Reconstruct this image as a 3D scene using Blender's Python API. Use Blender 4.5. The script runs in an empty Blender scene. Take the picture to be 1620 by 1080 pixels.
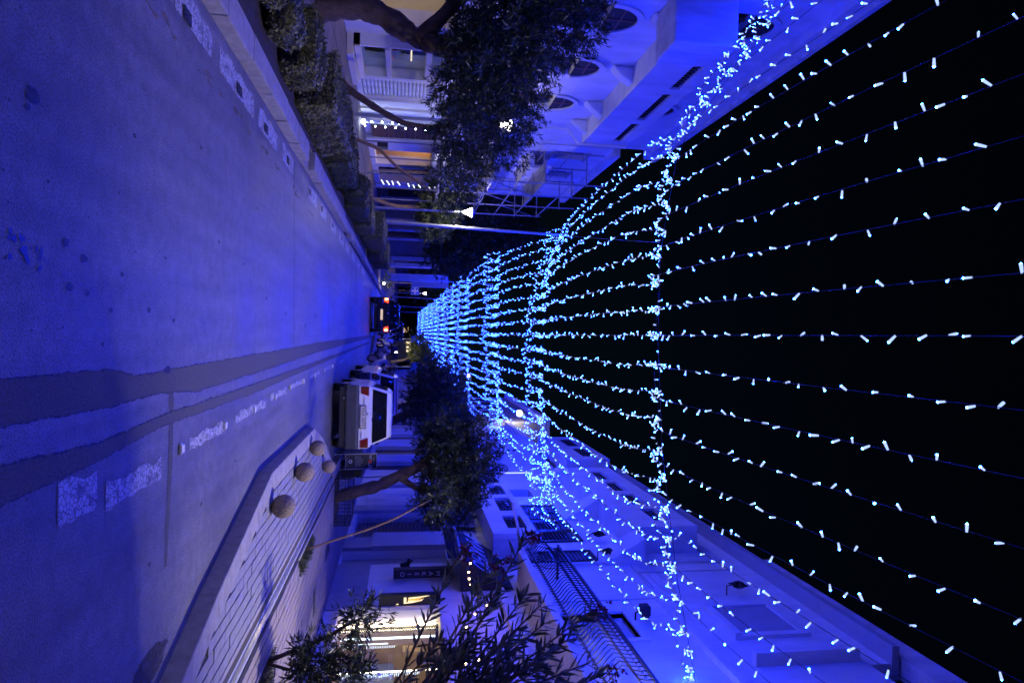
import bpy, bmesh, math, random
import numpy as np
from mathutils import Vector, Matrix
R = math.radians
random.seed(7); rng = np.random.default_rng(7)
scn = bpy.context.scene
col = scn.collection

# ------------------------------------------------------------------ camera
cam_d = bpy.data.cameras.new('camera'); cam = bpy.data.objects.new('camera', cam_d); col.objects.link(cam)
cam_d.sensor_fit = 'HORIZONTAL'; cam_d.sensor_width = 36.0; cam_d.lens = 24.0
cam_d.clip_start = 0.05; cam_d.clip_end = 3000
FW = Vector((0.007460193841178167, 0.9877775176956018, 0.15569175007998023))
UX = Vector((-0.0231731425315323, -0.15548349815578916, 0.9875666495312871))   # picture right = up in the place
RY = Vector((0.9997036315694094, -0.010975305752173354, 0.0217299721716567))   # picture down = right in the place
m = Matrix.Identity(4)
for k in range(3):
    m[k][0] = UX[k]; m[k][1] = -RY[k]; m[k][2] = -FW[k]
m[0][3], m[1][3], m[2][3] = 0.0, 0.0, 1.7
cam.matrix_world = m
scn.camera = cam

# ------------------------------------------------------------------ night sky and faint moonlight
w = bpy.data.worlds.new('World'); scn.world = w; w.use_nodes = True
nt = w.node_tree; nt.nodes.clear()
sky = nt.nodes.new('ShaderNodeTexSky'); sky.sky_type = 'NISHITA'; sky.sun_disc = False
sky.sun_elevation = R(12); sky.sun_rotation = R(200); sky.ozone_density = 6
bg = nt.nodes.new('ShaderNodeBackground'); bg.inputs['Strength'].default_value = 0.0006
wo = nt.nodes.new('ShaderNodeOutputWorld')
nt.links.new(sky.outputs[0], bg.inputs['Color']); nt.links.new(bg.outputs[0], wo.inputs['Surface'])
sd = bpy.data.lights.new('moon', 'SUN'); sd.energy = 0.004; sd.angle = R(0.5); sd.color = (0.75, 0.85, 1)
so = bpy.data.objects.new('moon', sd); col.objects.link(so); so.rotation_euler = (R(40), 0, R(160))

vs = scn.view_settings; vs.view_transform = 'Standard'; vs.look = 'None'; vs.exposure = 0.7; vs.gamma = 1.0; vs.use_curve_mapping = False
scn.render.engine = 'CYCLES'
cy = scn.cycles
cy.use_denoising = True; cy.use_light_tree = True
cy.max_bounces = 5; cy.diffuse_bounces = 3; cy.glossy_bounces = 2; cy.transparent_max_bounces = 8; cy.transmission_bounces = 2
cy.sample_clamp_indirect = 3.0; cy.sample_clamp_direct = 0
cy.caustics_reflective = False; cy.caustics_refractive = False
cy.filter_width = 1.6

# tunables for real lamps
LED_S = 760.0; LED_C = (0.0022, 0.017, 1.0)
LAMP_W = 150.0; LAMP_C = (1.0, 0.90, 0.80)

# ------------------------------------------------------------------ materials
M = {}
def mat(name, color, rough=0.7, metal=0.0, spec=0.5, noise=0.0, scale=4.0, bump=0.0, bscale=60.0, detail=6, emit=None, es=0, stretch=None, dark=None):
    mt = bpy.data.materials.new(name); mt.use_nodes = True
    n = mt.node_tree.nodes; l = mt.node_tree.links
    p = n['Principled BSDF']
    p.inputs['Roughness'].default_value = rough; p.inputs['Metallic'].default_value = metal
    p.inputs['Specular IOR Level'].default_value = spec
    p.inputs['Base Color'].default_value = (*color, 1)
    tc = n.new('ShaderNodeTexCoord'); src = tc.outputs['Object']
    if stretch:
        mp = n.new('ShaderNodeMapping'); mp.inputs['Scale'].default_value = stretch
        l.new(src, mp.inputs['Vector']); src = mp.outputs[0]
    if noise:
        nz = n.new('ShaderNodeTexNoise'); nz.inputs['Scale'].default_value = scale; nz.inputs['Detail'].default_value = detail
        nz.inputs['Roughness'].default_value = 0.65
        l.new(src, nz.inputs['Vector'])
        cr = n.new('ShaderNodeValToRGB')
        cr.color_ramp.elements[0].position = 0.3; cr.color_ramp.elements[1].position = 0.72
        lo = dark if dark else tuple(c * (1 - noise) for c in color)
        hi = tuple(min(1, c * (1 + noise)) for c in color)
        cr.color_ramp.elements[0].color = (*lo, 1); cr.color_ramp.elements[1].color = (*hi, 1)
        l.new(nz.outputs['Fac'], cr.inputs[0]); l.new(cr.outputs[0], p.inputs['Base Color'])
    if bump:
        nb = n.new('ShaderNodeTexNoise'); nb.inputs['Scale'].default_value = bscale; nb.inputs['Detail'].default_value = 4
        l.new(src, nb.inputs['Vector'])
        b = n.new('ShaderNodeBump'); b.inputs['Strength'].default_value = bump; b.inputs['Distance'].default_value = 0.01
        l.new(nb.outputs['Fac'], b.inputs['Height']); l.new(b.outputs[0], p.inputs['Normal'])
    if emit:
        p.inputs['Emission Color'].default_value = (*emit, 1); p.inputs['Emission Strength'].default_value = es
    M[name] = mt
    return mt
def emis(name, c, s):
    mt = bpy.data.materials.new(name); mt.use_nodes = True
    n = mt.node_tree.nodes; l = mt.node_tree.links; n.clear()
    e = n.new('ShaderNodeEmission'); e.inputs[0].default_value = (*c, 1); e.inputs[1].default_value = s
    o = n.new('ShaderNodeOutputMaterial'); l.new(e.outputs[0], o.inputs[0])
    M[name] = mt; return mt
def glass(name, tint=(0.9, 0.95, 1), refl=0.12, rough=0.03):
    mt = bpy.data.materials.new(name); mt.use_nodes = True
    n = mt.node_tree.nodes; l = mt.node_tree.links; n.clear()
    t = n.new('ShaderNodeBsdfTransparent'); t.inputs[0].default_value = (*tint, 1)
    g = n.new('ShaderNodeBsdfGlossy'); g.inputs['Roughness'].default_value = rough
    fr = n.new('ShaderNodeLayerWeight'); pw = n.new('ShaderNodeMath'); pw.operation = 'POWER'; pw.inputs[1].default_value = 4.0
    l.new(fr.outputs['Facing'], pw.inputs[0]); fr = pw
    ad = n.new('ShaderNodeMath'); ad.operation = 'MULTIPLY_ADD'; ad.inputs[1].default_value = .6; ad.inputs[2].default_value = refl * .35
    mx = n.new('ShaderNodeMixShader'); o = n.new('ShaderNodeOutputMaterial')
    l.new(fr.outputs[0], ad.inputs[0]); l.new(ad.outputs[0], mx.inputs[0]); l.new(t.outputs[0], mx.inputs[1]); l.new(g.outputs[0], mx.inputs[2]); l.new(mx.outputs[0], o.inputs[0])
    M[name] = mt; return mt
def leafmat(name, c1, c2, rough=0.45, trans=0.25, spec=0.5, scale=2.5):
    mt = bpy.data.materials.new(name); mt.use_nodes = True
    n = mt.node_tree.nodes; l = mt.node_tree.links
    p = n['Principled BSDF']; p.inputs['Roughness'].default_value = rough; p.inputs['Specular IOR Level'].default_value = spec
    g = n.new('ShaderNodeNewGeometry'); 
    mx = n.new('ShaderNodeMix'); mx.data_type = 'RGBA'
    mx.inputs[6].default_value = (*c1, 1); mx.inputs[7].default_value = (*c2, 1)
    l.new(g.outputs['Random Per Island'], mx.inputs[0])
    l.new(mx.outputs[2], p.inputs['Base Color'])
    tr = n.new('ShaderNodeBsdfTranslucent'); l.new(mx.outputs[2], tr.inputs[0])
    ms = n.new('ShaderNodeMixShader'); ms.inputs[0].default_value = trans
    l.new(p.outputs[0], ms.inputs[1]); l.new(tr.outputs[0], ms.inputs[2]); l.new(ms.outputs[0], n['Material Output'].inputs[0])
    M[name] = mt; return mt

# the worn concrete-like road: speckle, broad tone, wheel polish
def road_mat():
    mt = mat('road', (0.2, 0.2, 0.21), rough=0.55, spec=0.35)
    n = mt.node_tree.nodes; l = mt.node_tree.links; p = n['Principled BSDF']
    tc = n.new('ShaderNodeTexCoord')
    a = n.new('ShaderNodeTexNoise'); a.inputs['Scale'].default_value = 0.55; a.inputs['Detail'].default_value = 5
    b = n.new('ShaderNodeTexNoise'); b.inputs['Scale'].default_value = 90; b.inputs['Detail'].default_value = 3
    c = n.new('ShaderNodeTexVoronoi'); c.inputs['Scale'].default_value = 38
    mp = n.new('ShaderNodeMapping'); mp.inputs['Scale'].default_value = (5.0, 0.35, 1)
    d = n.new('ShaderNodeTexNoise'); d.inputs['Scale'].default_value = 1.0; d.inputs['Detail'].default_value = 4
    l.new(tc.outputs['Object'], mp.inputs[0]); l.new(mp.outputs[0], d.inputs['Vector'])
    for x in (a, b, c): l.new(tc.outputs['Object'], x.inputs['Vector'])
    def mr(src, f0, f1, t0, t1):
        q = n.new('ShaderNodeMapRange'); q.inputs[1].default_value = f0; q.inputs[2].default_value = f1; q.inputs[3].default_value = t0; q.inputs[4].default_value = t1
        l.new(src, q.inputs[0]); return q.outputs[0]
    def mul(x, y):
        q = n.new('ShaderNodeMath'); q.operation = 'MULTIPLY'; l.new(x, q.inputs[0]); l.new(y, q.inputs[1]); return q.outputs[0]
    v = mul(mul(mr(a.outputs['Fac'], .3, .7, .74, 1.2), mr(b.outputs['Fac'], .32, .68, .5, 1.5)), mul(mr(c.outputs['Distance'], 0, .3, .6, 1.05), mr(d.outputs['Fac'], .3, .7, .78, 1.16)))
    e = n.new('ShaderNodeTexNoise'); e.inputs['Scale'].default_value = 7; e.inputs['Detail'].default_value = 8; e.inputs['Roughness'].default_value = .75
    f = n.new('ShaderNodeTexNoise'); f.inputs['Scale'].default_value = 230; f.inputs['Detail'].default_value = 1
    l.new(tc.outputs['Object'], e.inputs['Vector']); l.new(tc.outputs['Object'], f.inputs['Vector'])
    v = mul(v, mul(mr(e.outputs['Fac'], .32, .68, .72, 1.22), mr(f.outputs['Fac'], .64, .72, 1.0, 2.0)))
    vm = n.new('ShaderNodeVectorMath'); vm.operation = 'SCALE'; vm.inputs[0].default_value = (0.150, 0.145, 0.142); l.new(v, vm.inputs['Scale'])
    l.new(vm.outputs[0], p.inputs['Base Color'])
    bp = n.new('ShaderNodeBump'); bp.inputs['Strength'].default_value = 0.9; bp.inputs['Distance'].default_value = 0.006
    l.new(b.outputs['Fac'], bp.inputs['Height']); l.new(bp.outputs[0], p.inputs['Normal'])
    l.new(mr(a.outputs['Fac'], .3, .7, .38, .6), p.inputs['Roughness'])
road_mat()
mat('patch', (0.094, 0.09, 0.092), 0.8, noise=0.45, scale=60, bump=1.0, bscale=120)
mat('tar', (0.015, 0.015, 0.018), 0.6, noise=0.3, scale=40)
mat('stain', (0.028, 0.028, 0.034), 0.5, noise=0.3, scale=30)
mat('dirt', (0.07, 0.065, 0.06), 0.9)
mat('spilled_paint', (0.02, 0.04, 0.18), 0.5, noise=0.3, scale=20)
mat('white_line', (0.5, 0.5, 0.5), 0.6, noise=0.35, scale=14, dark=(0.2, 0.2, 0.21), bump=0.4, bscale=60)
def crack_white():
    mt = mat('white_line', (0.5, 0.5, 0.5), 0.6)
    n = mt.node_tree.nodes; l = mt.node_tree.links; p = n['Principled BSDF']
    tc = n.new('ShaderNodeTexCoord'); v = n.new('ShaderNodeTexVoronoi'); v.feature = 'DISTANCE_TO_EDGE'; v.inputs['Scale'].default_value = 26
    nz = n.new('ShaderNodeTexNoise'); nz.inputs['Scale'].default_value = 12; nz.inputs['Detail'].default_value = 6
    l.new(tc.outputs['Object'], v.inputs['Vector']); l.new(tc.outputs['Object'], nz.inputs['Vector'])
    m1 = n.new('ShaderNodeMapRange'); m1.inputs[1].default_value = .03; m1.inputs[2].default_value = .10
    m2 = n.new('ShaderNodeMapRange'); m2.inputs[1].default_value = .34; m2.inputs[2].default_value = .50
    l.new(v.outputs['Distance'], m1.inputs[0]); l.new(nz.outputs['Fac'], m2.inputs[0])
    mu = n.new('ShaderNodeMath'); mu.operation = 'MULTIPLY'; l.new(m1.outputs[0], mu.inputs[0]); l.new(m2.outputs[0], mu.inputs[1])
    mx = n.new('ShaderNodeMix'); mx.data_type = 'RGBA'; mx.inputs[6].default_value = (.11, .105, .11, 1); mx.inputs[7].default_value = (.46, .46, .45, 1)
    l.new(mu.outputs[0], mx.inputs[0]); l.new(mx.outputs[2], p.inputs['Base Color'])
crack_white()
mat('yellow_line', (0.24, 0.165, 0.08), 0.7, noise=0.4, scale=20, dark=(0.13, 0.12, 0.10))
mat('kerb', (0.30, 0.28, 0.26), 0.8, noise=0.25, scale=9, bump=0.4, bscale=50)
mat('kerb_white', (0.62, 0.62, 0.6), 0.7, noise=0.2, scale=12, bump=0.3)
mat('paver', (0.24, 0.205, 0.20), 0.6, noise=0.25, scale=5, bump=0.4, bscale=70)
mat('paver_grey', (0.22, 0.22, 0.24), 0.6, noise=0.22, scale=5, bump=0.4, bscale=70)
mat('joint', (0.05, 0.045, 0.045), 0.9)
mat('walk', (0.17, 0.145, 0.13), 0.75, noise=0.35, scale=1.8, bump=0.4, bscale=30)
mat('soil', (0.05, 0.038, 0.028), 0.95, noise=0.5, scale=20, bump=1.0, bscale=40)
mat('earth', (0.06, 0.055, 0.045), 0.95, noise=0.3, scale=3)
mat('white_wall', (0.74, 0.74, 0.74), 0.85, noise=0.16, scale=1.9, bump=0.6, bscale=7, stretch=(1, 1, .35), detail=9)
mat('stained_shaded_wall', (0.64, 0.64, 0.65), 0.85, noise=0.3, scale=2.2, bump=0.2, bscale=14, stretch=(1, 1, .25))  # streaky stain, and the shade painted on balcony end faces
mat('grey_paint', (0.38, 0.39, 0.44), 0.7, noise=0.1, scale=3)
mat('dado', (0.26, 0.27, 0.34), 0.7, noise=0.12, scale=3)
mat('dark_gap', (0.012, 0.012, 0.016), 0.8)
mat('black_paint', (0.015, 0.015, 0.018), 0.45)
mat('black_iron', (0.012, 0.012, 0.014), 0.5, metal=0.3)
mat('louvre', (0.05, 0.05, 0.06), 0.5)
mat('canvas_black', (0.014, 0.014, 0.018), 0.8, noise=0.2, scale=8)
mat('white_print', (0.72, 0.72, 0.72), 0.6)
mat('grey_print', (0.42, 0.42, 0.45), 0.6)
mat('red_print', (0.55, 0.04, 0.03), 0.5)
mat('cream', (0.78, 0.72, 0.58), 0.7, noise=0.05, scale=3)
mat('peach', (0.72, 0.50, 0.35), 0.7, noise=0.08, scale=2)
mat('pale_panel', (0.55, 0.66, 0.74), 0.6)
mat('brown_wood', (0.16, 0.07, 0.035), 0.6, noise=0.35, scale=6, stretch=(1, 1, 6))
mat('dark_cabinet', (0.05, 0.04, 0.035), 0.5)
mat('metal', (0.55, 0.56, 0.58), 0.28, metal=0.9, noise=0.12, scale=12)
mat('drain_metal', (0.4, 0.41, 0.43), 0.35, metal=0.8, noise=0.3, scale=8)
mat('pole_paint', (0.36, 0.38, 0.42), 0.4, metal=0.4)
mat('steel_tube', (0.30, 0.30, 0.33), 0.5, metal=0.5, noise=0.3, scale=20)
mat('cord', (0.02, 0.022, 0.03), 0.7, spec=.2)
mat('bark', (0.085, 0.058, 0.045), 0.9, noise=0.5, scale=14, bump=1.0, bscale=26, stretch=(1, 1, .4))
mat('bark_pale', (0.24, 0.15, 0.10), 0.85, noise=0.35, scale=14, bump=0.7, bscale=30)
mat('granite', (0.27, 0.21, 0.15), 0.85, noise=0.7, scale=9, bump=1.0, bscale=16, dark=(0.06, 0.05, 0.04))
mat('car_white', (0.8, 0.8, 0.78), 0.25, spec=0.6)
mat('car_silver', (0.5, 0.5, 0.55), 0.25, metal=0.2)
mat('car_black', (0.012, 0.012, 0.014), 0.16, spec=0.7)
mat('bumper', (0.05, 0.05, 0.055), 0.6, noise=0.3, scale=6)
mat('rubber', (0.02, 0.02, 0.02), 0.85)
mat('car_glass', (0.008, 0.009, 0.012), 0.06, spec=0.9)
mat('tail_red', (0.2, 0.012, 0.008), 0.25, noise=0.3, scale=30)
mat('tail_amber', (0.16, 0.03, 0.008), 0.25)
mat('plate', (0.6, 0.58, 0.5), 0.5)
mat('blue_sign', (0.04, 0.12, 0.5), 0.4)
mat('red_gloss', (0.4, 0.02, 0.02), 0.3)
mat('slate', (0.018, 0.02, 0.022), 0.6)
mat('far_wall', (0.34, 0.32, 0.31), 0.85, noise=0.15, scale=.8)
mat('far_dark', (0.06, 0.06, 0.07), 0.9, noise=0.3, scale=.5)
mat('flower', (0.38, 0.04, 0.03), 0.6, noise=0.3, scale=30)
def soften(nm, a):
    mt = M[nm]; n = mt.node_tree.nodes; l = mt.node_tree.links; p = n['Principled BSDF']
    tc = n.new('ShaderNodeTexCoord'); nz = n.new('ShaderNodeTexNoise'); nz.inputs['Scale'].default_value = 45; nz.inputs['Detail'].default_value = 5
    m1 = n.new('ShaderNodeMapRange'); m1.inputs[1].default_value = .38; m1.inputs[2].default_value = .58; m1.inputs[3].default_value = a
    l.new(tc.outputs['Object'], nz.inputs['Vector']); l.new(nz.outputs['Fac'], m1.inputs[0]); l.new(m1.outputs[0], p.inputs['Alpha'])
soften('stain', .35); soften('dirt', 0.1); soften('yellow_line', 0.1)
emis('led', LED_C, LED_S)
emis('tube_blue', (0.5, 0.62, 1.0), 1.0)
emis('led_body', (0.36, 0.5, 1.0), 1.0)
emis('lamp_glow', (1.0, 0.93, 0.78), 14)
emis('tail_lit', (1.0, 0.035, 0.01), 4)
emis('tail_core', (1.0, 0.5, 0.2), 5)
emis('strip_white', (0.85, 0.93, 1.0), 2.6)
emis('warm_bulb', (1.0, 0.55, 0.24), 26)
emis('fairy_white', (0.75, 0.9, 1.0), 26)
emis('logo_cream', (1.0, 0.74, 0.42), 1.1)
emis('logo_orange', (1.0, 0.30, 0.05), 1.2)
emis('warm_panel', (1.0, 0.62, 0.30), 3.0)
emis('cream_panel', (1.0, 0.78, 0.5), 1.0)
emis('plate_glow', (1.0, 0.75, 0.6), 0.45)  # plate lamp's light put into the plate itself as glow
emis('shop_tube', (1.0, 0.78, 0.5), 20)
emis('screen', (0.35, 0.42, 1.0), 0.55)
emis('car_display', (0.2, 0.45, 1.0), 0.7)
glass('shop_glass')
leafmat('hedge_leaf', (0.012, 0.018, 0.005), (0.27, 0.26, 0.08), 0.45, 0.15)
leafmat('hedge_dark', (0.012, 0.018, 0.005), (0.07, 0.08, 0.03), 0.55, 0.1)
leafmat('oleander', (0.012, 0.02, 0.006), (0.05, 0.065, 0.025), 0.42, 0.25)
leafmat('oleander_near', (0.05, 0.075, 0.025), (0.26, 0.28, 0.14), 0.4, 0.25)
leafmat('tree_dark', (0.015, 0.03, 0.012), (0.05, 0.075, 0.03), 0.55, 0.15)
leafmat('tree_yellow', (0.06, 0.085, 0.02), (0.17, 0.20, 0.05), 0.5, 0.3)
leafmat('ground_leaf', (0.03, 0.05, 0.02), (0.12, 0.14, 0.07), 0.5, 0.2)

# ------------------------------------------------------------------ object helpers
ORG = {}
def E(name, loc, label=None, cat=None, group=None):
    o = bpy.data.objects.new(name, None); o.empty_display_size = 0.1; col.objects.link(o); o.location = loc
    ORG[o.name] = Vector(loc)
    tag(o, label, cat, group); return o
def tag(o, label=None, cat=None, group=None, kind=None):
    if label: o['label'] = label
    if cat: o['category'] = cat
    if group: o['group'] = group
    if kind: o['kind'] = kind
    return o
class MB:
    def __init__(s): s.v = []; s.f = []; s.sm = False
    def add(s, vs, fs):
        n = len(s.v); s.v.extend([tuple(x) for x in vs]); s.f.extend([tuple(i + n for i in f) for f in fs]); return s
    def box(s, x0, x1, y0, y1, z0, z1, rot=None, about=None):
        vs = [Vector((x, y, z)) for z in (z0, z1) for x, y in ((x0, y0), (x1, y0), (x1, y1), (x0, y1))]
        if rot is not None:
            c = Vector(about) if about else Vector(((x0 + x1) / 2, (y0 + y1) / 2, (z0 + z1) / 2))
            vs = [rot @ (v - c) + c for v in vs]
        return s.add(vs, [(0, 3, 2, 1), (4, 5, 6, 7), (0, 1, 5, 4), (1, 2, 6, 5), (2, 3, 7, 6), (3, 0, 4, 7)])
    def prism(s, pts, axis, a0, a1):
        # polygon pts in the two remaining axes, extruded along axis
        def P(p, a):
            return {'x': (a, p[0], p[1]), 'y': (p[0], a, p[1]), 'z': (p[0], p[1], a)}[axis]
        n = len(pts)
        return s.add([P(p, a0) for p in pts] + [P(p, a1) for p in pts], [tuple(range(n - 1, -1, -1)), tuple(range(n, 2 * n))] + [(i, (i + 1) % n, (i + 1) % n + n, i + n) for i in range(n)])
    def tube(s, path, r, n=6, cap=True):
        path = [Vector(p) for p in path]; rs = r if isinstance(r, (list, tuple)) else [r] * len(path)
        N = len(s.v); prev = None
        for i, p in enumerate(path):
            d = (path[min(i + 1, len(path) - 1)] - path[max(i - 1, 0)])
            if d.length < 1e-9: d = Vector((0, 0, 1))
            d.normalize()
            if prev is None: a = d.orthogonal().normalized()
            else:
                a = prev - d * prev.dot(d)
                a = a.normalized() if a.length > 1e-6 else d.orthogonal().normalized()
            prev = a; b = d.cross(a)
            for k in range(n):
                t = 2 * math.pi * k / n
                s.v.append(tuple(p + (a * math.cos(t) + b * math.sin(t)) * rs[i]))
        for i in range(len(path) - 1):
            for k in range(n):
                k2 = (k + 1) % n
                s.f.append((N + i * n + k, N + i * n + k2, N + (i + 1) * n + k2, N + (i + 1) * n + k))
        if cap:
            s.f.append(tuple(N + k for k in range(n - 1, -1, -1))); L = N + (len(path) - 1) * n
            s.f.append(tuple(L + k for k in range(n)))
        return s
    def lathe(s, prof, c, n=16, axis='z'):
        N = len(s.v)
        for r, h in prof:
            for k in range(n):
                t = 2 * math.pi * k / n; a, b = r * math.cos(t), r * math.sin(t)
                s.v.append({'z': (c[0] + a, c[1] + b, c[2] + h), 'x': (c[0] + h, c[1] + a, c[2] + b), 'y': (c[0] + b, c[1] + h, c[2] + a)}[axis])
        for i in range(len(prof) - 1):
            for k in range(n):
                k2 = (k + 1) % n
                s.f.append((N + i * n + k, N + i * n + k2, N + (i + 1) * n + k2, N + (i + 1) * n + k))
        s.f.append(tuple(N + k for k in range(n - 1, -1, -1))); L = N + (len(prof) - 1) * n
        s.f.append(tuple(L + k for k in range(n)))
        return s
    def quad(s, a, b, c, d): return s.add([a, b, c, d], [(0, 1, 2, 3)])
    def build(s, name, mt, parent=None, kind=None, label=None, bevel=0, smooth=False):
        me = bpy.data.meshes.new(name)
        off = root_org(parent)
        me.from_pydata([(x - off.x, y - off.y, z - off.z) for x, y, z in s.v], [], s.f); me.update()
        return link(name, me, mt, parent, kind, label, bevel, smooth)
def root_org(parent):
    return ORG.get(parent.name, Vector((0, 0, 0))) if parent is not None else Vector((0, 0, 0))
def link(name, me, mt, parent=None, kind=None, label=None, bevel=0, smooth=False):
    o = bpy.data.objects.new(name, me); col.objects.link(o)
    if mt: me.materials.append(M[mt] if isinstance(mt, str) else mt)
    if parent is not None:
        o.parent = parent; ORG[o.name] = root_org(parent)
    else: ORG[o.name] = Vector((0, 0, 0))
    if kind: o['kind'] = kind
    if label: o['label'] = label
    if smooth: me.polygons.foreach_set('use_smooth', [True] * len(me.polygons))
    if bevel:
        b = o.modifiers.new('bevel', 'BEVEL'); b.width = bevel; b.segments = 2; b.limit_method = 'ANGLE'
    return o
def bx(name, mt, parent, *a, **k):
    return MB().box(*a).build(name, mt, parent, **k)
def struct(name, mb, mt, label=None): return mb.build(name, mt, None, kind='structure', label=label)
def mesh_quads(name, V, mt, parent=None, kind=None, per=4):
    """V: (N, per, 3) array of polygons."""
    V = np.asarray(V, dtype=np.float32); n = len(V)
    off = np.array(root_org(parent)[:], dtype=np.float32)
    me = bpy.data.meshes.new(name)
    me.vertices.add(n * per); me.vertices.foreach_set('co', (V - off).reshape(-1))
    me.loops.add(n * per); me.loops.foreach_set('vertex_index', np.arange(n * per, dtype=np.int32))
    me.polygons.add(n); me.polygons.foreach_set('loop_start', np.arange(0, n * per, per, dtype=np.int32))
    me.polygons.foreach_set('loop_total', np.full(n, per, dtype=np.int32))
    me.update(calc_edges=True)
    return link(name, me, mt, parent, kind)
def leaves(P, D, L, W):
    """rhombus leaves from base points P along D (unit), lengths L, widths W"""
    n = len(P); D = D / np.linalg.norm(D, axis=1, keepdims=True)
    r = rng.normal(size=(n, 3)); S = np.cross(D, r); S /= np.linalg.norm(S, axis=1, keepdims=True) + 1e-9
    L = np.broadcast_to(np.asarray(L, float).reshape(-1, 1), (n, 1)); W = np.broadcast_to(np.asarray(W, float).reshape(-1, 1), (n, 1))
    nb = np.cross(D, S) * L * .08
    return np.stack([P, P + D * L * .45 + S * W * .5 + nb, P + D * L, P + D * L * .45 - S * W * .5 + nb], axis=1)
def text(name, body, size, mt, parent, origin, xdir, ydir, depth=0.004, align='CENTER', sx=1.0):
    cu = bpy.data.curves.new(name, 'FONT'); cu.body = body; cu.size = size; cu.extrude = depth / 2; cu.align_x = align; cu.align_y = 'CENTER'; cu.resolution_u = 3
    to = bpy.data.objects.new(name + '_tmp', cu); col.objects.link(to)
    bpy.context.view_layer.update()
    me = bpy.data.meshes.new_from_object(to.evaluated_get(bpy.context.evaluated_depsgraph_get()))
    bpy.data.objects.remove(to); bpy.data.curves.remove(cu)
    x = Vector(xdir).normalized(); y = Vector(ydir).normalized(); z = x.cross(y)
    mm = Matrix(((x.x * sx, y.x, z.x, 0), (x.y * sx, y.y, z.y, 0), (x.z * sx, y.z, z.z, 0), (0, 0, 0, 1)))
    o0 = Vector(origin) - root_org(parent)
    me.transform(Matrix.Translation(o0) @ mm); me.name = name; me.materials.clear()
    return link(name, me, mt, parent)
def dup_tree(o, parent=None, loc=None, rotz=None):
    c = o.copy(); col.objects.link(c); ORG[c.name] = ORG.get(o.name, Vector())
    if parent is not None: c.parent = parent
    if loc is not None: c.location = loc
    if rotz is not None: c.rotation_euler = (0, 0, rotz)
    for ch in list(o.children): dup_tree(ch, c)
    return c
ORD = ['zeroth'][:0] + ['first', 'second', 'third', 'fourth', 'fifth', 'sixth', 'seventh', 'eighth', 'ninth', 'tenth', 'eleventh', 'twelfth', 'thirteenth', 'fourteenth', 'fifteenth', 'sixteenth', 'seventeenth', 'eighteenth', 'nineteenth', 'twentieth', 'twenty-first', 'twenty-second', 'twenty-third', 'twenty-fourth']
#@SETTING
# ================================================================== SETTING
LK = -2.70     # left kerb face
LW = -7.5      # left facade plane
RW = 5.95      # right facade plane
struct('ground', MB().box(-400, 400, -60, 900, -0.3, -0.03), 'earth')
road = struct('road', MB().box(LK, 3.3, -14, 320, -0.2, 0.0), 'road')
# joints across the road
def ragged(y0, y1, xa, xb, step, jit, z=0.0015, thick=0.0):
    """strip between x=xa(y) and xb(y) with ragged edges, as top sheet"""
    n = max(2, int((y1 - y0) / step)); A = []; B = []
    ja = jb = 0
    for i in range(n + 1):
        y = y0 + (y1 - y0) * i / n
        ja = ja * .75 + random.uniform(-jit, jit); jb = jb * .75 + random.uniform(-jit, jit)
        A.append((xa(y) + ja, y)); B.append((xb(y) + jb, y))
    mb = MB(); n0 = len(A)
    mb.add([(x, y, z) for x, y in A] + [(x, y, z) for x, y in B], [(i, i + n0, i + 1 + n0, i + 1) for i in range(n0 - 1)])
    return mb, A, B
def edge_line(mb, pts, wdt, z=0.0030):
    for a, b in zip(pts[:-1], pts[1:]):
        if random.random() < .10: continue
        w1 = wdt * random.uniform(.2, 1.3)
        mb.quad((a[0] - w1, a[1], z), (a[0] + w1, a[1], z), (b[0] + w1, b[1], z), (b[0] - w1, b[1], z))
lin = lambda pts: (lambda y: float(np.interp(y, [p[0] for p in pts], [p[1] for p in pts])))
wide_l = lin([(-2, .20), (3.2, .23), (4.4, .25), (4.7, .31), (5.3, .30), (9, .27), (14, .22), (34, .1)])
wide_r = lin([(-2, .40), (3.2, .44), (4.4, .47), (5.2, .46), (6, .52), (9, .48), (14, .40), (34, .25)])
thin_l = lin([(-2, .58), (3.2, .60), (4.2, .66), (5.2, .62), (8, .62), (14, .58), (34, .42)])
thin_r = lin([(-2, .74), (3.2, .78), (4.2, .76), (5.2, .70), (8, .72), (14, .66), (34, .5)])
tarmb = MB()
mb, A, B = ragged(-2, 34, wide_l, wide_r, .022, .005); mb.build('asphalt_patch', 'patch', road, label='wide dark repair strip down the road'); edge_line(tarmb, A, .004); edge_line(tarmb, B, .005)
mb, A, B = ragged(-2, 34, thin_l, thin_r, .022, .004, z=0.0018); mb.build('asphalt_patch', 'patch', road, label='narrow dark repair strip'); edge_line(tarmb, A, .007); edge_line(tarmb, B, .004)
mb = MB(); xs = np.linspace(.30, 1.75, 40); prev = None
for x in xs:
    wv = .055 - .018 * (x - .3) + random.uniform(-.006, .006); yc = 5.35 + .05 * math.sin(x * 2)
    cur = (x, yc - wv, yc + wv)
    if prev: mb.quad((prev[0], prev[1], .0022), (cur[0], cur[1], .0022), (cur[0], cur[2], .0022), (prev[0], prev[2], .0022))
    prev = cur
mb.build('asphalt_patch', 'patch', road, label='dark patch running across the road')
def blob(mb, x, y, rx, ry, z=.0034, n=22, ir=.25):
    ph = [random.uniform(1 - ir, 1 + ir) for _ in range(n)]; ph = [(ph[i - 1] + 2 * ph[i] + ph[(i + 1) % n]) / 4 for i in range(n)]
    mb.add([(x + rx * ph[k] * math.cos(2 * math.pi * k / n), y + ry * ph[k] * math.sin(2 * math.pi * k / n), z) for k in range(n)], [tuple(range(n))])
blob(tarmb, .30, 5.30, .028, .07)
for x, y0, y1, wdt in ((-2.1, 0, 0, 0),):
    pass
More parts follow.
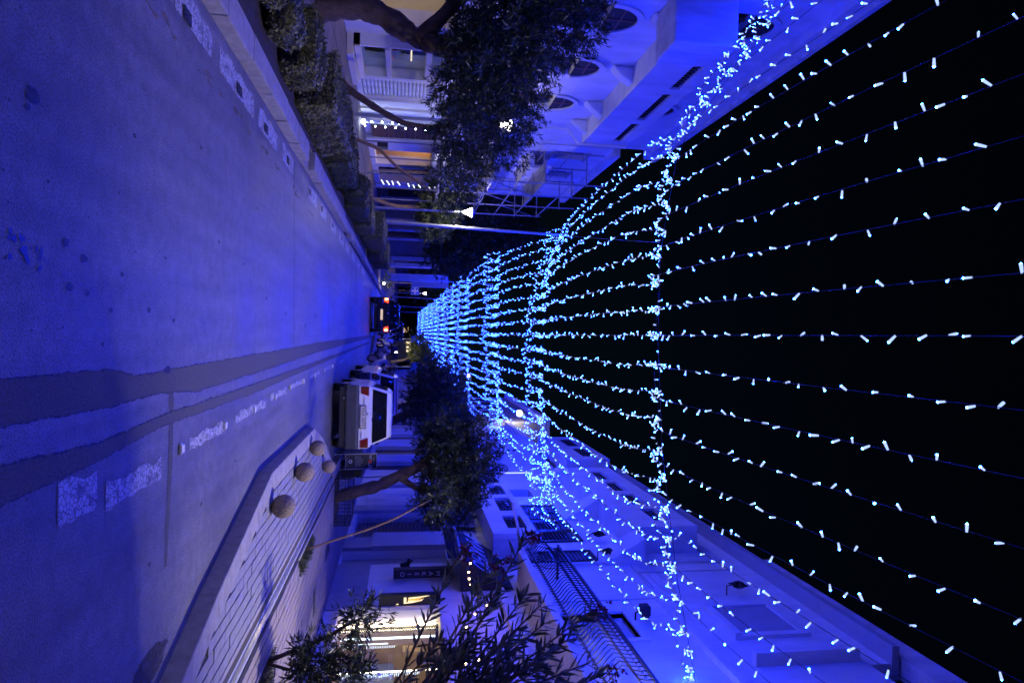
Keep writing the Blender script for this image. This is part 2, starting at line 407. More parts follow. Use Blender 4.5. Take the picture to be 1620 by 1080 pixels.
for yj in (10.75, 15.6, 24.0):
    pts = [(x, yj + random.uniform(-.015, .015) + .25 * (x + 2.4) / 2.5) for x in np.linspace(LK + .15, .2, 30)]
    for a, b in zip(pts[:-1], pts[1:]):
        tarmb.quad((a[0], a[1] - .015, .003), (b[0], b[1] - .015, .003), (b[0], b[1] + .015, .003), (a[0], a[1] + .015, .003))
tarmb.build('crack', 'tar', road, kind='stuff')
# white paint blocks along the left gutter and down the right
def dash(x0, x1, y0, y1, mt='white_line', z=.0042):
    mb = MB(); n = max(3, int((y1 - y0) / .07)); 
    L = [(x0 + random.uniform(-.012, .012) + .02 * math.sin(i * .9 + y0), y0 + (y1 - y0) * i / n) for i in range(n + 1)]
    Rr = [(x1 + random.uniform(-.012, .012), y0 + (y1 - y0) * i / n) for i in range(n + 1)]
    for i in range(n):
        mb.quad((*L[i], z), (*Rr[i], z), (*Rr[i + 1], z), (*L[i + 1], z))
    mb.build('road_marking', mt, road)
for y0, y1 in ((3.4, 5.25), (5.3, 6.25), (6.5, 7.9), (8.15, 9.3), (9.7, 10.6), (12.3, 13.4), (14.0, 15.0), (15.9, 17.0), (17.8, 19.2), (19.8, 21.2), (22, 23.5), (24.5, 26), (27, 29)):
    dash(-2.56, -2.33, y0, y1)
for y0, y1, x0, x1 in ((3.72, 4.16, .80, 1.02), (4.28, 5.2, .92, 1.07), (5.85, 7.0, .88, .98), (7.35, 8.9, .86, .95), (9.2, 10.4, .83, .91), (10.9, 12.3, .81, .88), (12.9, 14.4, .79, .86), (15.5, 17, .78, .85), (18.5, 20, .76, .83)):
    dash(x0, x1, y0, y1)
for yc in (5.1, 6.3, 7.4, 8.6, 9.6, 11.0, 12.6):
    mb = MB()
    for _ in range(5):
        blob(mb, -2.14 + random.uniform(-.045, .045), yc + random.uniform(-.35, .35), random.uniform(.008, .03), random.uniform(.03, .12), ir=.45)
    mb.build('road_marking', 'yellow_line', road, label='worn trace of yellow paint')
# cat's eyes
for i, (x, y) in enumerate([(.93, 5.62), (.92, 6.92), (.91, 8.22), (.88, 9.5), (.85, 10.71), (.85, 12.07), (.84, 13.6), (.83, 15.2), (.82, 16.9)]):
    MB().prism([(x - .045, 0.006), (x + .045, 0.006), (x + .03, .025), (x - .03, .025)], 'y', y - .035, y + .035).build('road_stud', 'kerb_white', road)
for i, (x, y) in enumerate([(-2.38, 5.55), (-2.40, 7.2), (-2.41, 8.55), (-2.42, 10.1), (-2.44, 12.4), (-2.46, 14.1), (-2.46, 16.2), (-2.47, 18.5)]):
    MB().box(x - .05, x + .05, y - .09, y + .09, .012, .02).build('road_stud', 'stain', road, label='black worn stud base in the white line')
st = MB()
from_spots = [(-1.05, 3.42, .045), (-.98, 3.38, .02), (-.42, 3.75, .03), (-.36, 3.95, .03), (-.32, 4.45, .02), (-.2, 3.8, .03), (-.18, 4.0, .02), (-.1, 4.3, .02), (-.12, 4.9, .025), (-.06, 5.4, .022), (.1, 4.2, .015), (-.5, 5.2, .015), (-1.5, 6, .02), (-1.2, 4.6, .02), (-.8, 6.6, .02), (-.7, 7.6, .02), (-.4, 8.8, .03), (-.25, 10.2, .03), (-1.4, 8.2, .02), (-.1, 12.2, .05), (-.3, 13.6, .05), (1.5, 6.2, .02), (1.35, 7.4, .02), (1.62, 5.0, .02), (2.1, 4.3, .02)]
for x, y, r in from_spots: blob(st, x, y, r * .8, r * 1.3, z=.005)
for _ in range(170):
    yy = 3.2 + 22 * random.random() ** 1.8
    blob(st, random.uniform(-2.2, 1.6), yy, random.uniform(.003, .011), random.uniform(.004, .014), z=.0053, n=7)
st.build('oil_stain', 'stain', road, kind='stuff')
sp = MB()
for x, y, r in [(-.37, 3.30, .055), (-.33, 3.36, .05), (-.34, 3.47, .045), (-.30, 3.53, .035), (-.25, 3.75, .018), (-.22, 3.92, .018), (-.2, 4.05, .018), (-.17, 4.3, .015), (-.08, 5.35, .02), (-.05, 5.6, .018)]:
    [blob(sp, x + random.gauss(0, r * .6), y + random.gauss(0, r * .8), r * random.uniform(.12, .38), r * random.uniform(.12, .42), z=.0056 + j * .00004, ir=.35) for j in range(7)]
sp.build('spilled_paint', 'spilled_paint', road, kind='stuff')
# leaf litter / dirt patch near the island tip
lm = MB()
blob(lm, 2.35, 5.05, .12, .33, z=.0058, ir=.35); lm.build('dirt_stain', 'dirt', road)

# left kerb stones and pavement behind
lp = struct('left_pavement', MB().box(LW, -3.02, -14, 44, -0.2, 0.10), 'walk')
kt = struct('left_kerb', MB().box(-3.0, LK - .03, -14, 120, -.2, 0.02), 'joint')
y = 2.2; i = 0
while y < 40:
    ln = 1.0
    if 11.0 < y < 11.9: y = 11.9; 
    if y < 34:
        dx = 0 if y < 11 else (.05 if y < 17.3 else .0)
        dx2 = .0
        jag = random.uniform(-.012, .012) + (random.uniform(0, .12) if y > 18 else 0)
        MB().box(-2.98 - dx, LK - jag, y + .008, y + ln - .008, -.1, .15 + random.uniform(-.004, .004)).build('kerb_stone', 'kerb', kt, bevel=.012)
    else:
        MB().box(-2.98, LK, y + .008, y + ln - .008, -.1, .15).build('kerb_stone', 'kerb', kt)
    y += ln; i += 1
MB().box(-2.98, LK, 40, 118, -.1, .15).build('kerb_stone', 'kerb', kt)
MB().box(-3.0, LK - .003, 11.0, 11.88, -.1, .045).build('dropped_kerb', 'kerb', kt)
# planting bed behind the kerb
struct('planting_bed', MB().box(-4.15, -3.03, 2, 40, .105, .125), 'soil')
# verge litter band on the pavement by the trees
mb = MB()
for _ in range(260):
    yy = random.uniform(10, 34); xx = -5.95 + random.gauss(0, .28); s = random.uniform(.02, .06); a = random.uniform(0, 3)
    mb.quad((xx - s * math.cos(a), yy - s * math.sin(a), .112), (xx + s * .3, yy - s * .3, .118), (xx + s * math.cos(a), yy + s * math.sin(a), .112), (xx - s * .3, yy + s * .3, .116))
mb.build('fallen_leaves', 'ground_leaf', None, kind='stuff')
# paving joints on the left pavement: slabs as real pieces near the view
for (x0, x1) in ((-7.45, -6.85), (-6.84, -6.24)):
    for k in range(22):
        yy = 9 + k * .9
        if x0 < -6.9 or True:
            MB().box(x0 + .006, x1 - .006, yy + .006, yy + .894, .102, .112 + random.uniform(0, .004)).build('slab', 'walk', lp)

# right island, drain strip and walkway
isl_pts = [(2.95, 2.0), (2.60, 5.2), (2.30, 6.2), (1.73, 8.6), (1.73, 12.5), (2.12, 13.95), (3.20, 16.4), (3.30, 16.4), (3.30, 2.0)]
island = struct('right_island', MB().prism(isl_pts, 'z', -.2, .132), 'joint')
# kerb band that follows the island edge
edge = isl_pts[:7]
def inset(pts, d):
    out = []
    for i, p in enumerate(pts):
        a = Vector(pts[max(i - 1, 0)]); b = Vector(pts[min(i + 1, len(pts) - 1)])
        t = (b - a).normalized(); nrm = Vector((t.y, -t.x))
        if nrm.x < 0: nrm = -nrm
        out.append((p[0] + nrm.x * d, p[1] + nrm.y * d))
    return out
def resample(pts, step):
    out = [Vector(pts[0])]
    for a, b in zip(pts[:-1], pts[1:]):
        a = Vector(a); b = Vector(b); n = max(1, round((b - a).length / step))
        for k in range(1, n + 1): out.append(a.lerp(b, k / n))
    return [tuple(p) for p in out]
ro = resample(edge, .9); ri = inset(ro, .23); ro = inset(ro, -.015)
for a, b, c, d in zip(ro[:-1], ro[1:], ri[1:], ri[:-1]):
    MB().prism([a, b, c, d], 'z', -.1, .158).build('kerb_stone', 'kerb', island, bevel=.012)
# pavers
def pip(x, y, poly):
    c = False; j = len(poly) - 1
    for i in range(len(poly)):
        if (poly[i][1] > y) != (poly[j][1] > y) and x < (poly[j][0] - poly[i][0]) * (y - poly[i][1]) / (poly[j][1] - poly[i][1]) + poly[i][0]: c = not c
        j = i
    return c
def pave(parent, x0, x1, y0, y1, wx, wy, z0, z1, mt, test, limit=290, gap=.0075):
    base = MB().box(-wx / 2 + gap, wx / 2 - gap, -wy / 2 + .0015, wy / 2 - .0015, 0, z1 - z0)
    me = bpy.data.meshes.new('paver'); me.from_pydata(base.v, [], base.f); me.update(); me.materials.append(M[mt])
    cells = []
    nx = int((x1 - x0) / wx)
    for i in range(nx):
        y = y0 + (i % 2) * wy / 2
        while y + wy < y1:
            x = x0 + (i + .5) * wx; yc = y + wy / 2
            if test(x, yc): cells.append((x, yc))
            y += wy
    cells.sort(key=lambda c: math.hypot(*c))
    # only pieces that the frame can show count towards the individual ones
    vis = [c for c in cells if c[1] > 4.0 and c[0] / c[1] < .56]; rest = [c for c in cells if c not in set(vis[:limit])]
    for x, y in vis[:limit]:
        o = bpy.data.objects.new('paver', me); col.objects.link(o); o.parent = parent
        o.location = (x, y, z0 + random.uniform(-.003, .003)); o.rotation_euler = (random.uniform(-.012, .012), random.uniform(-.012, .012), random.uniform(-.01, .01))
    mb = MB()
    for x, y in rest:
        dz = random.uniform(-.003, .003)
        mb.box(x - wx / 2 + gap, x + wx / 2 - gap, y - wy / 2 + .0015, y + wy / 2 - .0015, z0 + dz, z1 + dz)
    mb.build('paver_field', mt, parent, kind='stuff')
inner = inset(resample(edge, .9), .25) + [(3.08, 16.1), (3.08, 2.0)]
pave(island, 1.6, 3.1, 2.0, 16.2, .125, .36, .12, .148, 'paver_grey', lambda x, y: pip(x, y, inner))
# metal drain strip and its lip
drain = struct('drain_channel', MB().box(3.31, 3.52, 2, 16.45, -.1, .120), 'grey_paint')
struct('drain_cover', MB().box(3.36, 3.45, 2, 16.4, .1205, .134), 'drain_metal')
struct('drain_kerb', MB().box(3.10, 3.16, 2, 16.1, .12, .156), 'kerb')
walk = struct('right_pavement', MB().box(3.53, RW, -14, 48, -.2, .132), 'joint')
slots = [(3.95, 4.45, 6.2, 9.0), (3.58, 3.86, 11.0, 12.6), (3.5, 4.55, 16.6, 17.6)]
slotf = lambda x, y: not any(a < x < b and c < y < d for a, b, c, d in slots)
pave(walk, 3.56, RW, 3.0, 23.5, .125, .36, .12, .148, 'paver', slotf)
MB().box(3.53, RW, 23.6, 47.9, .133, .148).build('far_paving', 'paver', walk)
for a, b, c, d in slots:
    MB().box(a, b, c, d, .133, .139).build('soil_bed', 'soil', walk)
    MB().box(a - .05, a, c, d, .133, .16).box(b, b + .05, c, d, .133, .16).build('bed_edging', 'kerb', walk)
struct('parking_kerb', MB().box(3.2, 3.52, 16.46, 47.9, -.1, .146), 'kerb')
for x0, x1, y0, y1 in ((4.75, 5.25, 12.9, 13.15), (4.6, 4.85, 14.8, 15.6), (5.3, 5.75, 12.1, 12.6)):
    MB().box(x0, x1, y0, y1, .15, .154).build('cover_plate', 'stain', walk)
# far side road and end of the street
struct('far_pavement', MB().box(-12, -3.02, 44.1, 200, -.2, .10).box(3.31, 12, 48, 200, -.2, .12), 'walk')
#@BUILDINGS
# ================================================================== LEFT BUILDING (white, arches)
def wall_with_holes(name, X0, X1, y0, y1, z0, z1, holes, mt, parent, label=None):
    """slab between X0 and X1 with rectangular holes (ya, yb, za, zb), butted boxes"""
    mb = MB(); ys = sorted({y0, y1, *[h[0] for h in holes], *[h[1] for h in holes]}); 
    for a, b in zip(ys[:-1], ys[1:]):
        hs = sorted([(h[2], h[3]) for h in holes if h[0] <= a + 1e-6 and h[1] >= b - 1e-6]); z = z0
        for c, d in hs:
            if c > z + 1e-6: mb.box(X0, X1, a, b, z, c)
            z = d
        if z < z1 - 1e-6: mb.box(X0, X1, a, b, z, z1)
    # weld so that inner faces of coplanar neighbours vanish
    o = mb.build(name, mt, parent, label=label)
    bm = bmesh.new(); bm.from_mesh(o.data); bmesh.ops.remove_doubles(bm, verts=bm.verts, dist=1e-4)
    seen = {}
    for f in bm.faces:
        k = tuple(sorted(v.index for v in f.verts)); seen.setdefault(k, []).append(f)
    bmesh.ops.delete(bm, geom=[f for fs in seen.values() if len(fs) > 1 for f in fs], context='FACES')
    bm.to_mesh(o.data); bm.free()
    return o

lb = E('white_building', (-8, 18, 0), 'white three storey building with arched windows and long walled balcony, behind the left trees', 'building')
holesL = [(13.2, 16.9, .12, 2.75), (17.62, 19.62, .42, 2.75), (20.7, 22.2, .25, 2.45),
          (14.9, 16.2, 4.6, 6.2), (17.9, 19.1, 4.6, 6.2), (20.8, 22.0, 4.6, 6.2), (14.7, 15.9, 8.95, 9.55), (20.8, 22.0, 8.95, 9.55), (11.6, 12.8, 8.95, 9.55), (9.9, 11.2, 4.6, 6.2), (12.4, 13.6, 4.6, 6.2)]
wall_with_holes('wall', -7.9, LW, 6, 26.0, 0, 11.0, holesL, 'white_wall', lb)
bx('end_wall', 'white_wall', lb, -14, -7.9, 25.7, 26.0, 0, 11.0)
bx('inner_wall', 'dark_gap', lb, -8.7, -8.6, 6, 25.6, 2.8, 8)
bx('roof', 'white_wall', lb, -14, -7.2, 6, 26.3, 11.0, 11.35)
bx('roof_edge', 'stained_shaded_wall', lb, -7.35, -7.12, 6.02, 26.32, 11.36, 11.5)
def arch_window(yc, zs, wd, parent, X=LW, h=1.6, r=None):
    r = wd / 2
    # arched hood: half ring proud of the wall and dark tympanum
    fr = MB(); n = 12
    for k in range(n):
        a0 = math.pi * k / n; a1 = math.pi * (k + 1) / n
        def P(a, rr): return (yc - rr * math.cos(a), zs + rr * 1.15 * math.sin(a))
        q = [P(a0, r), P(a1, r), P(a1, r + .14), P(a0, r + .14)]
        fr.prism(q, 'x', X + .002, X + .06)
    f = fr.build('window', 'white_wall', parent, label='arched dark window with a moulded white surround')
    pts = [(yc - r * math.cos(math.pi * k / n), zs + r * 1.15 * math.sin(math.pi * k / n)) for k in range(n + 1)]
    MB().prism(pts, 'x', X + .003, X + .012).build('tympanum', 'dark_gap', f)
    MB().box(X + .012, X + .03, yc - .025, yc + .025, zs, zs + r * 1.1).build('frame', 'brown_wood', f)
    MB().box(X + .012, X + .03, yc - r * .8, yc - .026, zs + r * .5, zs + r * .5 + .04).build('frame', 'brown_wood', f)
    MB().box(X + .012, X + .03, yc + .026, yc + r * .8, zs + r * .5, zs + r * .5 + .04).build('frame', 'brown_wood', f)
    MB().box(X - .25, X - .2, yc - r, yc + r, zs - h, zs).build('pane', 'car_glass', f)
    MB().box(X - .2, X - .12, yc - .03, yc + .03, zs - h, zs).box(X - .2, X - .12, yc - r, yc + r, zs - .75, zs - .7).build('frame', 'brown_wood', f)
for yc in (10.55, 13.0, 15.55, 18.5, 21.4):
    arch_window(yc, 6.2, 1.3 if yc < 17 else 1.2, lb)
# long balcony parapet with three openwork slots
px0, px1 = -7.49, -6.85
slotsL = [(16.9, 19.3, 8.55, 9.1), (19.9, 22.2, 8.55, 9.1), (22.7, 25.0, 8.55, 9.1)]
slotsB = [(15.5, 17.85, 8.70, 8.98), (18.25, 20.55, 8.70, 8.98), (20.95, 23.0, 8.70, 8.98)]
wall_with_holes('balcony_parapet', px1 - .14, px1, 15.2, 23.6, 7.75, 9.35, slotsB, 'white_wall', lb)
bx('balcony_floor', 'white_wall', lb, px0, px1 - .142, 15.2, 23.6, 7.75, 7.9)
bx('balcony_end', 'white_wall', lb, px0, px1 - .142, 23.4, 23.6, 7.902, 9.35)
for a, b, c, d in slotsB:
    mb = MB().box(px1 - .30, px1 - .28, a, b, c, d); mb.build('slot_backing', 'dark_gap', lb)
    g = MB(); yy = a + .08
    while yy < b:
        g.tube([(px1 - .07, yy + .06 * math.cos(t), (c + d) / 2 + .12 * math.sin(t)) for t in np.linspace(0, 2 * math.pi, 8)], .014, 4); yy += .17
    g.build('grille', 'black_iron', lb, kind='stuff')
# bellied corbel masses under the parapet
for yc, wd in ((15.2, .4), (18.3, .4), (21.2, .4), (23.0, .3)):
    prof = [(px0, 7.2), (px0 + .10, 7.28), (px0 + .26, 7.45), (px0 + .46, 7.749), (px0, 7.749)]
    MB().prism([(p[0], p[1]) for p in prof], 'y', yc - wd / 2, yc + wd / 2).build('corbel', 'white_wall', lb, bevel=.04)
bx('box_bay', 'stained_shaded_wall', lb, px0, -6.4, 14.0, 15.199, 7.3, 8.75, label='boxed end bay of the long balcony', bevel=.04)  # darker wall colour paints in the weaker light on this end
MB().tube([(-7.42, 23.9, 5.2), (-7.42, 23.9, 7.3), (-6.8, 23.42, 7.6), (-6.78, 23.38, 9.3)], .045, 8).build('drain_pipe', 'white_wall', lb)
for yc in (12.2, 15.3, 21.4): arch_window(yc, 9.55, 1.2, lb, h=.6)
# ground floor: terrace of a cafe, glazed shopfront, roller shutter, pilasters
mb = MB().box(-11.5, -11.4, 12, 17.3, .12, 2.9).build('cafe_wall', 'cream', lb)
bx('cafe_floor', 'cream', lb, -11.4, -7.9, 12, 17.2, .08, .14)
bx('cafe_ceiling', 'cream', lb, -11.4, -7.9, 12, 17.2, 2.8, 2.86)
bx('cafe_partition', 'cream', lb, -11.4, -7.9, 17.2, 17.5, .1, 2.9)
bx('ceiling_light', 'cream_panel', lb, -10.6, -8.6, 13.0, 16.6, 2.77, 2.795)
bx('lintel', 'stained_shaded_wall', lb, LW + .002, -7.3, 12.5, 20.2, 2.76, 3.1)
# glazed shopfront
fr = MB(); 
fr.box(-7.55, -6.95, 17.55, 19.7, .12, .28).build('step', 'cream', lb)
shopwin = MB().box(-7.52, -7.2, 17.55, 17.62, .3, 2.75).box(-7.52, -7.2, 19.62, 19.69, .3, 2.75).build('window', 'white_wall', lb, label='glazed shopfront with pale transoms')
MB().box(-7.52, -7.15, 17.55, 19.69, .3, .44).build('frame', 'cream', shopwin); MB().box(-7.52, -7.15, 17.62, 19.62, 1.06, 1.18).build('frame', 'cream', shopwin); MB().box(-7.52, -7.15, 17.62, 19.62, 2.1, 2.26).build('frame', 'cream', shopwin)
MB().box(-7.47, -7.46, 17.62, 19.62, .44, 1.06).box(-7.47, -7.46, 17.62, 19.62, 1.18, 2.1).box(-7.47, -7.46, 17.62, 19.62, 2.26, 2.75).build('pane', 'shop_glass', shopwin)
bx('shop_back', 'dark_cabinet', lb, -9.2, -9.1, 17.52, 20.0, .2, 2.75)
bx('shop_floor', 'grey_paint', lb, -9.1, -7.9, 17.52, 20.0, .15, .22)
bx('display_panel', 'screen', lb, -8.6, -8.55, 17.7, 18.75, .5, 2.4)
for k in range(5):
    MB().lathe([(.035, 0), (.04, .12), (.015, .2), (.015, .26)], (-7.75, 18.85 + k * .13, 1.2), 8).build('bottle', ('red_gloss', 'red_gloss', 'white_print', 'pale_panel', 'cream')[k], lb)
bx('shelf', 'cream', lb, -7.95, -7.6, 18.8, 19.55, 1.16, 1.195)
MB().box(-7.7, -7.66, 18.8, 19.5, 1.7, 1.74).build('shelf_light', 'cream_panel', lb)
# roller shutter, every slat a piece
bx('shutter_box', 'grey_paint', lb, -7.62, -7.45, 20.7, 22.2, 2.46, 2.8)
for k in range(19):
    z = .27 + k * .115
    MB().prism([(-7.60, z), (-7.565, z + .02), (-7.555, z + .055), (-7.565, z + .09), (-7.60, z + .108)], 'y', 20.72, 22.18).build('shutter_slat', 'stained_shaded_wall', lb)
bx('shutter_backing', 'dark_gap', lb, -7.66, -7.62, 20.7, 22.2, .25, 2.45)
for y0, y1, z1, xx in ((19.9, 20.25, 2.9, -7.38), (22.3, 22.9, 2.9, -7.42), (22.95, 23.3, 3.2, -7.36), (24.2, 24.5, 3.2, -7.36)):
    bx('pilaster', 'stained_shaded_wall', lb, LW + .002, xx, y0, y1, .11, z1)
bx('cornice', 'white_wall', lb, LW + .002, -7.3, 20.3, 25.9, 3.3, 3.5)
bx('plinth', 'grey_paint', lb, LW + .002, -7.44, 23.4, 24.15, .11, .8)

# cafe chairs and a plant on the terrace
def chair(x, y, rz, label):
    t = E('cafe_chair', (x, y, .14), label, 'chair', 'chairs on the cafe terrace')
    def q(name, mb): return mb.build(name, 'brown_wood', t)
    q('seat', MB().box(x - .21, x + .21, y - .21, y + .21, .58, .62))
    bk = MB()
    for k in range(4): bk.box(x + .19, x + .215, y - .18 + k * .11, y - .15 + k * .11, .62, 1.02)
    bk.box(x + .185, x + .22, y - .21, y + .21, 1.02, 1.09); q('backrest', bk)
    for sx in (-1, 1):
        for sy in (-1, 1): q('leg', MB().box(x + sx * .19 - .015, x + sx * .19 + .015, y + sy * .19 - .015, y + sy * .19 + .015, .142, .58))
    t.rotation_euler = (0, 0, rz); return t
chair(-8.9, 14.6, .3, 'brown wooden cafe chair nearest the street in the lit terrace behind the big tree')
chair(-9.5, 15.2, -.5, 'brown wooden cafe chair deeper inside the lit terrace')
chair(-8.5, 15.6, 1.2, 'brown wooden cafe chair beside the potted plant in the lit terrace')

#@LEFT2
# second left building, behind scaffolding, lit rooms at street level
l2 = E('white_building', (-8.4, 31, 0), 'white building behind the scaffolding, with lit rooms at street level', 'building')
holes2 = [(28.5, 31.0, .3, 2.7), (31.6, 34.6, .3, 2.7), (27.2, 28.3, 4.6, 6.2), (29.6, 30.7, 4.6, 6.2), (32.2, 33.3, 4.6, 6.2), (27.2, 28.3, 7.6, 9.0), (30.4, 31.5, 7.6, 9.0)]
wall_with_holes('wall', -7.95, -7.55, 26.3, 36, 0, 9.8, holes2, 'white_wall', l2)
bx('roof', 'white_wall', l2, -14, -7.3, 26.5, 36.2, 9.8, 10.1)
bx('balcony', 'white_wall', l2, -7.55, -6.9, 27.5, 31, 6.6, 6.8)
bx('balcony_wall', 'white_wall', l2, -7.02, -6.9, 27.5, 31, 6.802, 7.5)
for h in holes2[2:]:
    f = MB().box(-7.53, -7.49, h[0] - .08, h[1] + .08, h[2] - .08, h[2]).box(-7.53, -7.49, h[0] - .08, h[1] + .08, h[3], h[3] + .08).build('window', 'grey_paint', l2)
    MB().box(-7.80, -7.77, h[0], h[1], h[2], h[3]).build('pane', 'car_glass', f)
    MB().box(-7.75, -7.71, (h[0] + h[1]) / 2 - .03, (h[0] + h[1]) / 2 + .03, h[2], h[3]).build('frame', 'brown_wood', f)
bx('room_back', 'cream', l2, -10.1, -10.0, 26.4, 35.8, .1, 2.9)
bx('room_ceiling', 'cream', l2, -10.0, -7.95, 26.4, 35.8, 2.8, 2.86)
bx('room_divider', 'peach', l2, -10.0, -7.95, 31.2, 31.5, .1, 2.8)
bx('counter', 'brown_wood', l2, -9.2, -8.5, 29.6, 31.1, .1, 1.1)
bx('ceiling_light', 'warm_panel', l2, -9.4, -8.4, 28.9, 31.0, 2.77, 2.795)
bx('ceiling_light', 'warm_panel', l2, -9.2, -8.9, 32.0, 34.0, 2.77, 2.795)
bx('notice_board', 'blue_sign', l2, -7.51, -7.47, 31.1, 31.5, 1.2, 2.4)
# timber-boarded kiosk wall between the buildings, board by board
kb = E('timber_kiosk', (-7.9, 25.2, 0), 'dark brown timber-boarded kiosk front between the two white buildings', 'kiosk')
for k in range(12):
    z = .35 + k * .2
    bx('board', 'brown_wood', kb, -7.48 + (k % 2) * .006, -7.43 + (k % 2) * .006, 24.52, 26.4, z + .006, z + .194)
bx('corner_post', 'white_wall', kb, -7.52, -7.34, 26.41, 26.6, .1, 3.0)
bx('white_panel', 'white_wall', kb, -7.5, -7.44, 26.62, 28.3, .3, 2.9)
bx('top_beam', 'steel_tube', kb, -7.5, -7.38, 24.5, 28.3, 2.95, 3.1)
bx('wall_box', 'black_paint', kb, -7.43, -7.2, 26.9, 27.3, .5, .9)

# scaffolding: every tube is a part
sc = E('scaffolding', (-7.0, 30, .1), 'thin steel scaffolding frames with braces standing before the unlit left facade', 'scaffolding')
def tb(a, b, r=.03, name='tube', par=sc, mt='steel_tube'): return MB().tube([a, b], r, 6).build(name, mt, par)
for y in (26.0, 28.4, 30.8, 33.2):
    for x in (-7.15, -5.95): tb((x, y, .1), (x, y, 9.3 if y < 31 else 8.2), name='standard')
    for z in (2.9, 4.9, 6.9, 8.6 if y < 31 else 8.0): tb((-7.2, y, z), (-5.9, y, z), .025, 'transom')
for z in (2.9, 3.9, 4.9, 5.9, 6.9, 8.0):
    for x in (-7.15, -5.95): tb((x, 25.8, z), (x, 33.4, z), .025, 'ledger')
for y0, z0 in ((26.0, 2.9), (28.4, 4.9), (30.8, 2.9), (26.0, 6.9 - 2), (30.8, 5.9)):
    tb((-5.93, y0, z0), (-5.93, y0 + 2.4, z0 + 2), .022, 'brace')
for z in (2.95, 4.95, 6.95):
    for x in (-7.0, -6.7, -6.4, -6.1):
        if (z, x) in ((4.95, -6.1), (6.95, -7.0)): continue
        bx('plank', 'steel_tube', sc, x - .13, x + .13, 26.0, 30.8 if z > 5 else 33.2, z, z + .05)
ld = E('ladder', (-6.6, 29.4, 4.9), 'small metal ladder leaning inside the scaffolding', 'ladder')
for x in (-6.75, -6.4): MB().tube([(x, 29.2, 5.0), (x, 29.9, 7.4)], .02, 5).build('rail', 'steel_tube', ld)
for k in range(8): MB().tube([(-6.75, 29.25 + k * .085, 5.2 + k * .29), (-6.4, 29.25 + k * .085, 5.2 + k * .29)], .014, 5).build('rung', 'steel_tube', ld)
# cafe pergola with white light string, further along
pg = E('pergola', (-6.6, 35.5, .1), 'dark low pergola hung with slanting white lights beyond the scaffolding', 'pergola')
for y in (34.2, 37.5, 41):
    for x in (-8.0, -5.6): MB().box(x - .06, x + .06, y - .06, y + .06, .1, 2.7).build('post', 'grey_paint', pg)
for x in (-8.0, -5.6): MB().box(x - .05, x + .05, 34, 41.2, 2.7, 2.82).build('beam', 'brown_wood', pg)
for k in range(8): MB().box(-8.2, -5.4, 34.2 + k * .95, 34.28 + k * .95, 2.82, 2.92).build('rafter', 'brown_wood', pg)
for zz, yy in ((1.0, 34.3), (2.0, 41.0)):
    for x in (-7.9, -5.7): pass
for yy, z0, n in ((30.5, .55, 11), (41.5, 1.7, 7)):
    t = E('fairy_light_curtain', (-6.6, yy, z0), 'slanting white tube lights in a row, %s' % ('before the scaffolding' if yy < 35 else 'on the pergola far end'), 'lights')
    for k in range(n):
        z = z0 + k * (.23 if yy < 35 else .24)
        dd = random.uniform(.0, .06)
        if random.random() < .15: continue
        MB().tube([(-6.75 + .02 * k + dd, yy, z), (-6.56 + .01 * k + dd, yy, z + random.uniform(.05, .13))], .015, 5).build('light_tube', 'strip_white', t)
# curved white canopy wall and screens beyond
cw = E('white_pavilion', (-7.2, 48, .1), 'pale pavilion wall with a curved edge beyond the lamp post', 'pavilion')
n = 10
MB().prism([(-9.6, .1), (-9.6, 5.2), (-7.6, 5.2)] + [(-7.6 + 2.0 * math.sin(math.pi / 2 * k / n), 5.2 - 2.4 * (1 - math.cos(math.pi / 2 * k / n))) for k in range(1, n + 1)] + [(-5.6, .1)], 'y', 50, 50.25).build('gable', 'far_wall', cw)
MB().box(-5.55, -5.3, 49.7, 50.3, .1, 5.3).build('column', 'white_wall', cw)
MB().box(-5.05, -4.8, 49.4, 50.3, .1, 5.2).build('column', 'white_wall', cw)
sc2 = E('blue_screen_wall', (-4.6, 52, .1), 'blue-lit panelled screen wall beside the pale pavilion', 'wall')
for k in range(5): MB().box(-4.68 + k * .12, -4.58 + k * .12, 54 + .02 * (k % 2), 54.1 + .02 * (k % 2), .3, 5.0).build('panel', 'white_wall', sc2)
rb = E('rooftop_block', (-4.2, 60, .1), 'pale lit wall end behind the blue screen', 'wall')
MB().box(-4.6, -4.1, 60, 60.3, 2.2, 5.4).build('slab', 'cream', rb)
#@RIGHT
# ================================================================== RIGHT BUILDING (white, iron balcony)
rbld = E('white_building', (6, 18, 0), 'white three storey building with awning, wrought iron balcony and louvred shutters, along the right pavement', 'building')
holesR = [(11.3, 14.85, .45, 2.6), (17.85, 18.95, .15, 2.95), (20.3, 22.85, .3, 2.95),
          (12.9, 14.2, 4.9, 6.5), (17.55, 18.5, 4.5, 7.0), (19.3, 23.6, 4.5, 7.05), (25, 26.2, 5.2, 6.6)]
wall_with_holes('wall', RW, RW + .45, 4, 30, 0, 10.4, holesR, 'white_wall', rbld)
bx('roof', 'white_wall', rbld, RW - .002, 14, 11.45, 30.2, 10.4, 10.8)
bx('roof_edge', 'grey_paint', rbld, RW - .35, RW + .3, 11.4, 30.2, 10.805, 10.95)
bx('roof_edge', 'stained_shaded_wall', rbld, RW - .12, RW + .3, 9.2, 17, 11.0, 11.5)
bx('dark_rooms', 'dark_gap', rbld, 7.4, 7.5, 15.7, 30, .1, 10)
bx('dark_rooms', 'dark_gap', rbld, 7.0, 7.1, 11, 14.9, 3.4, 8)
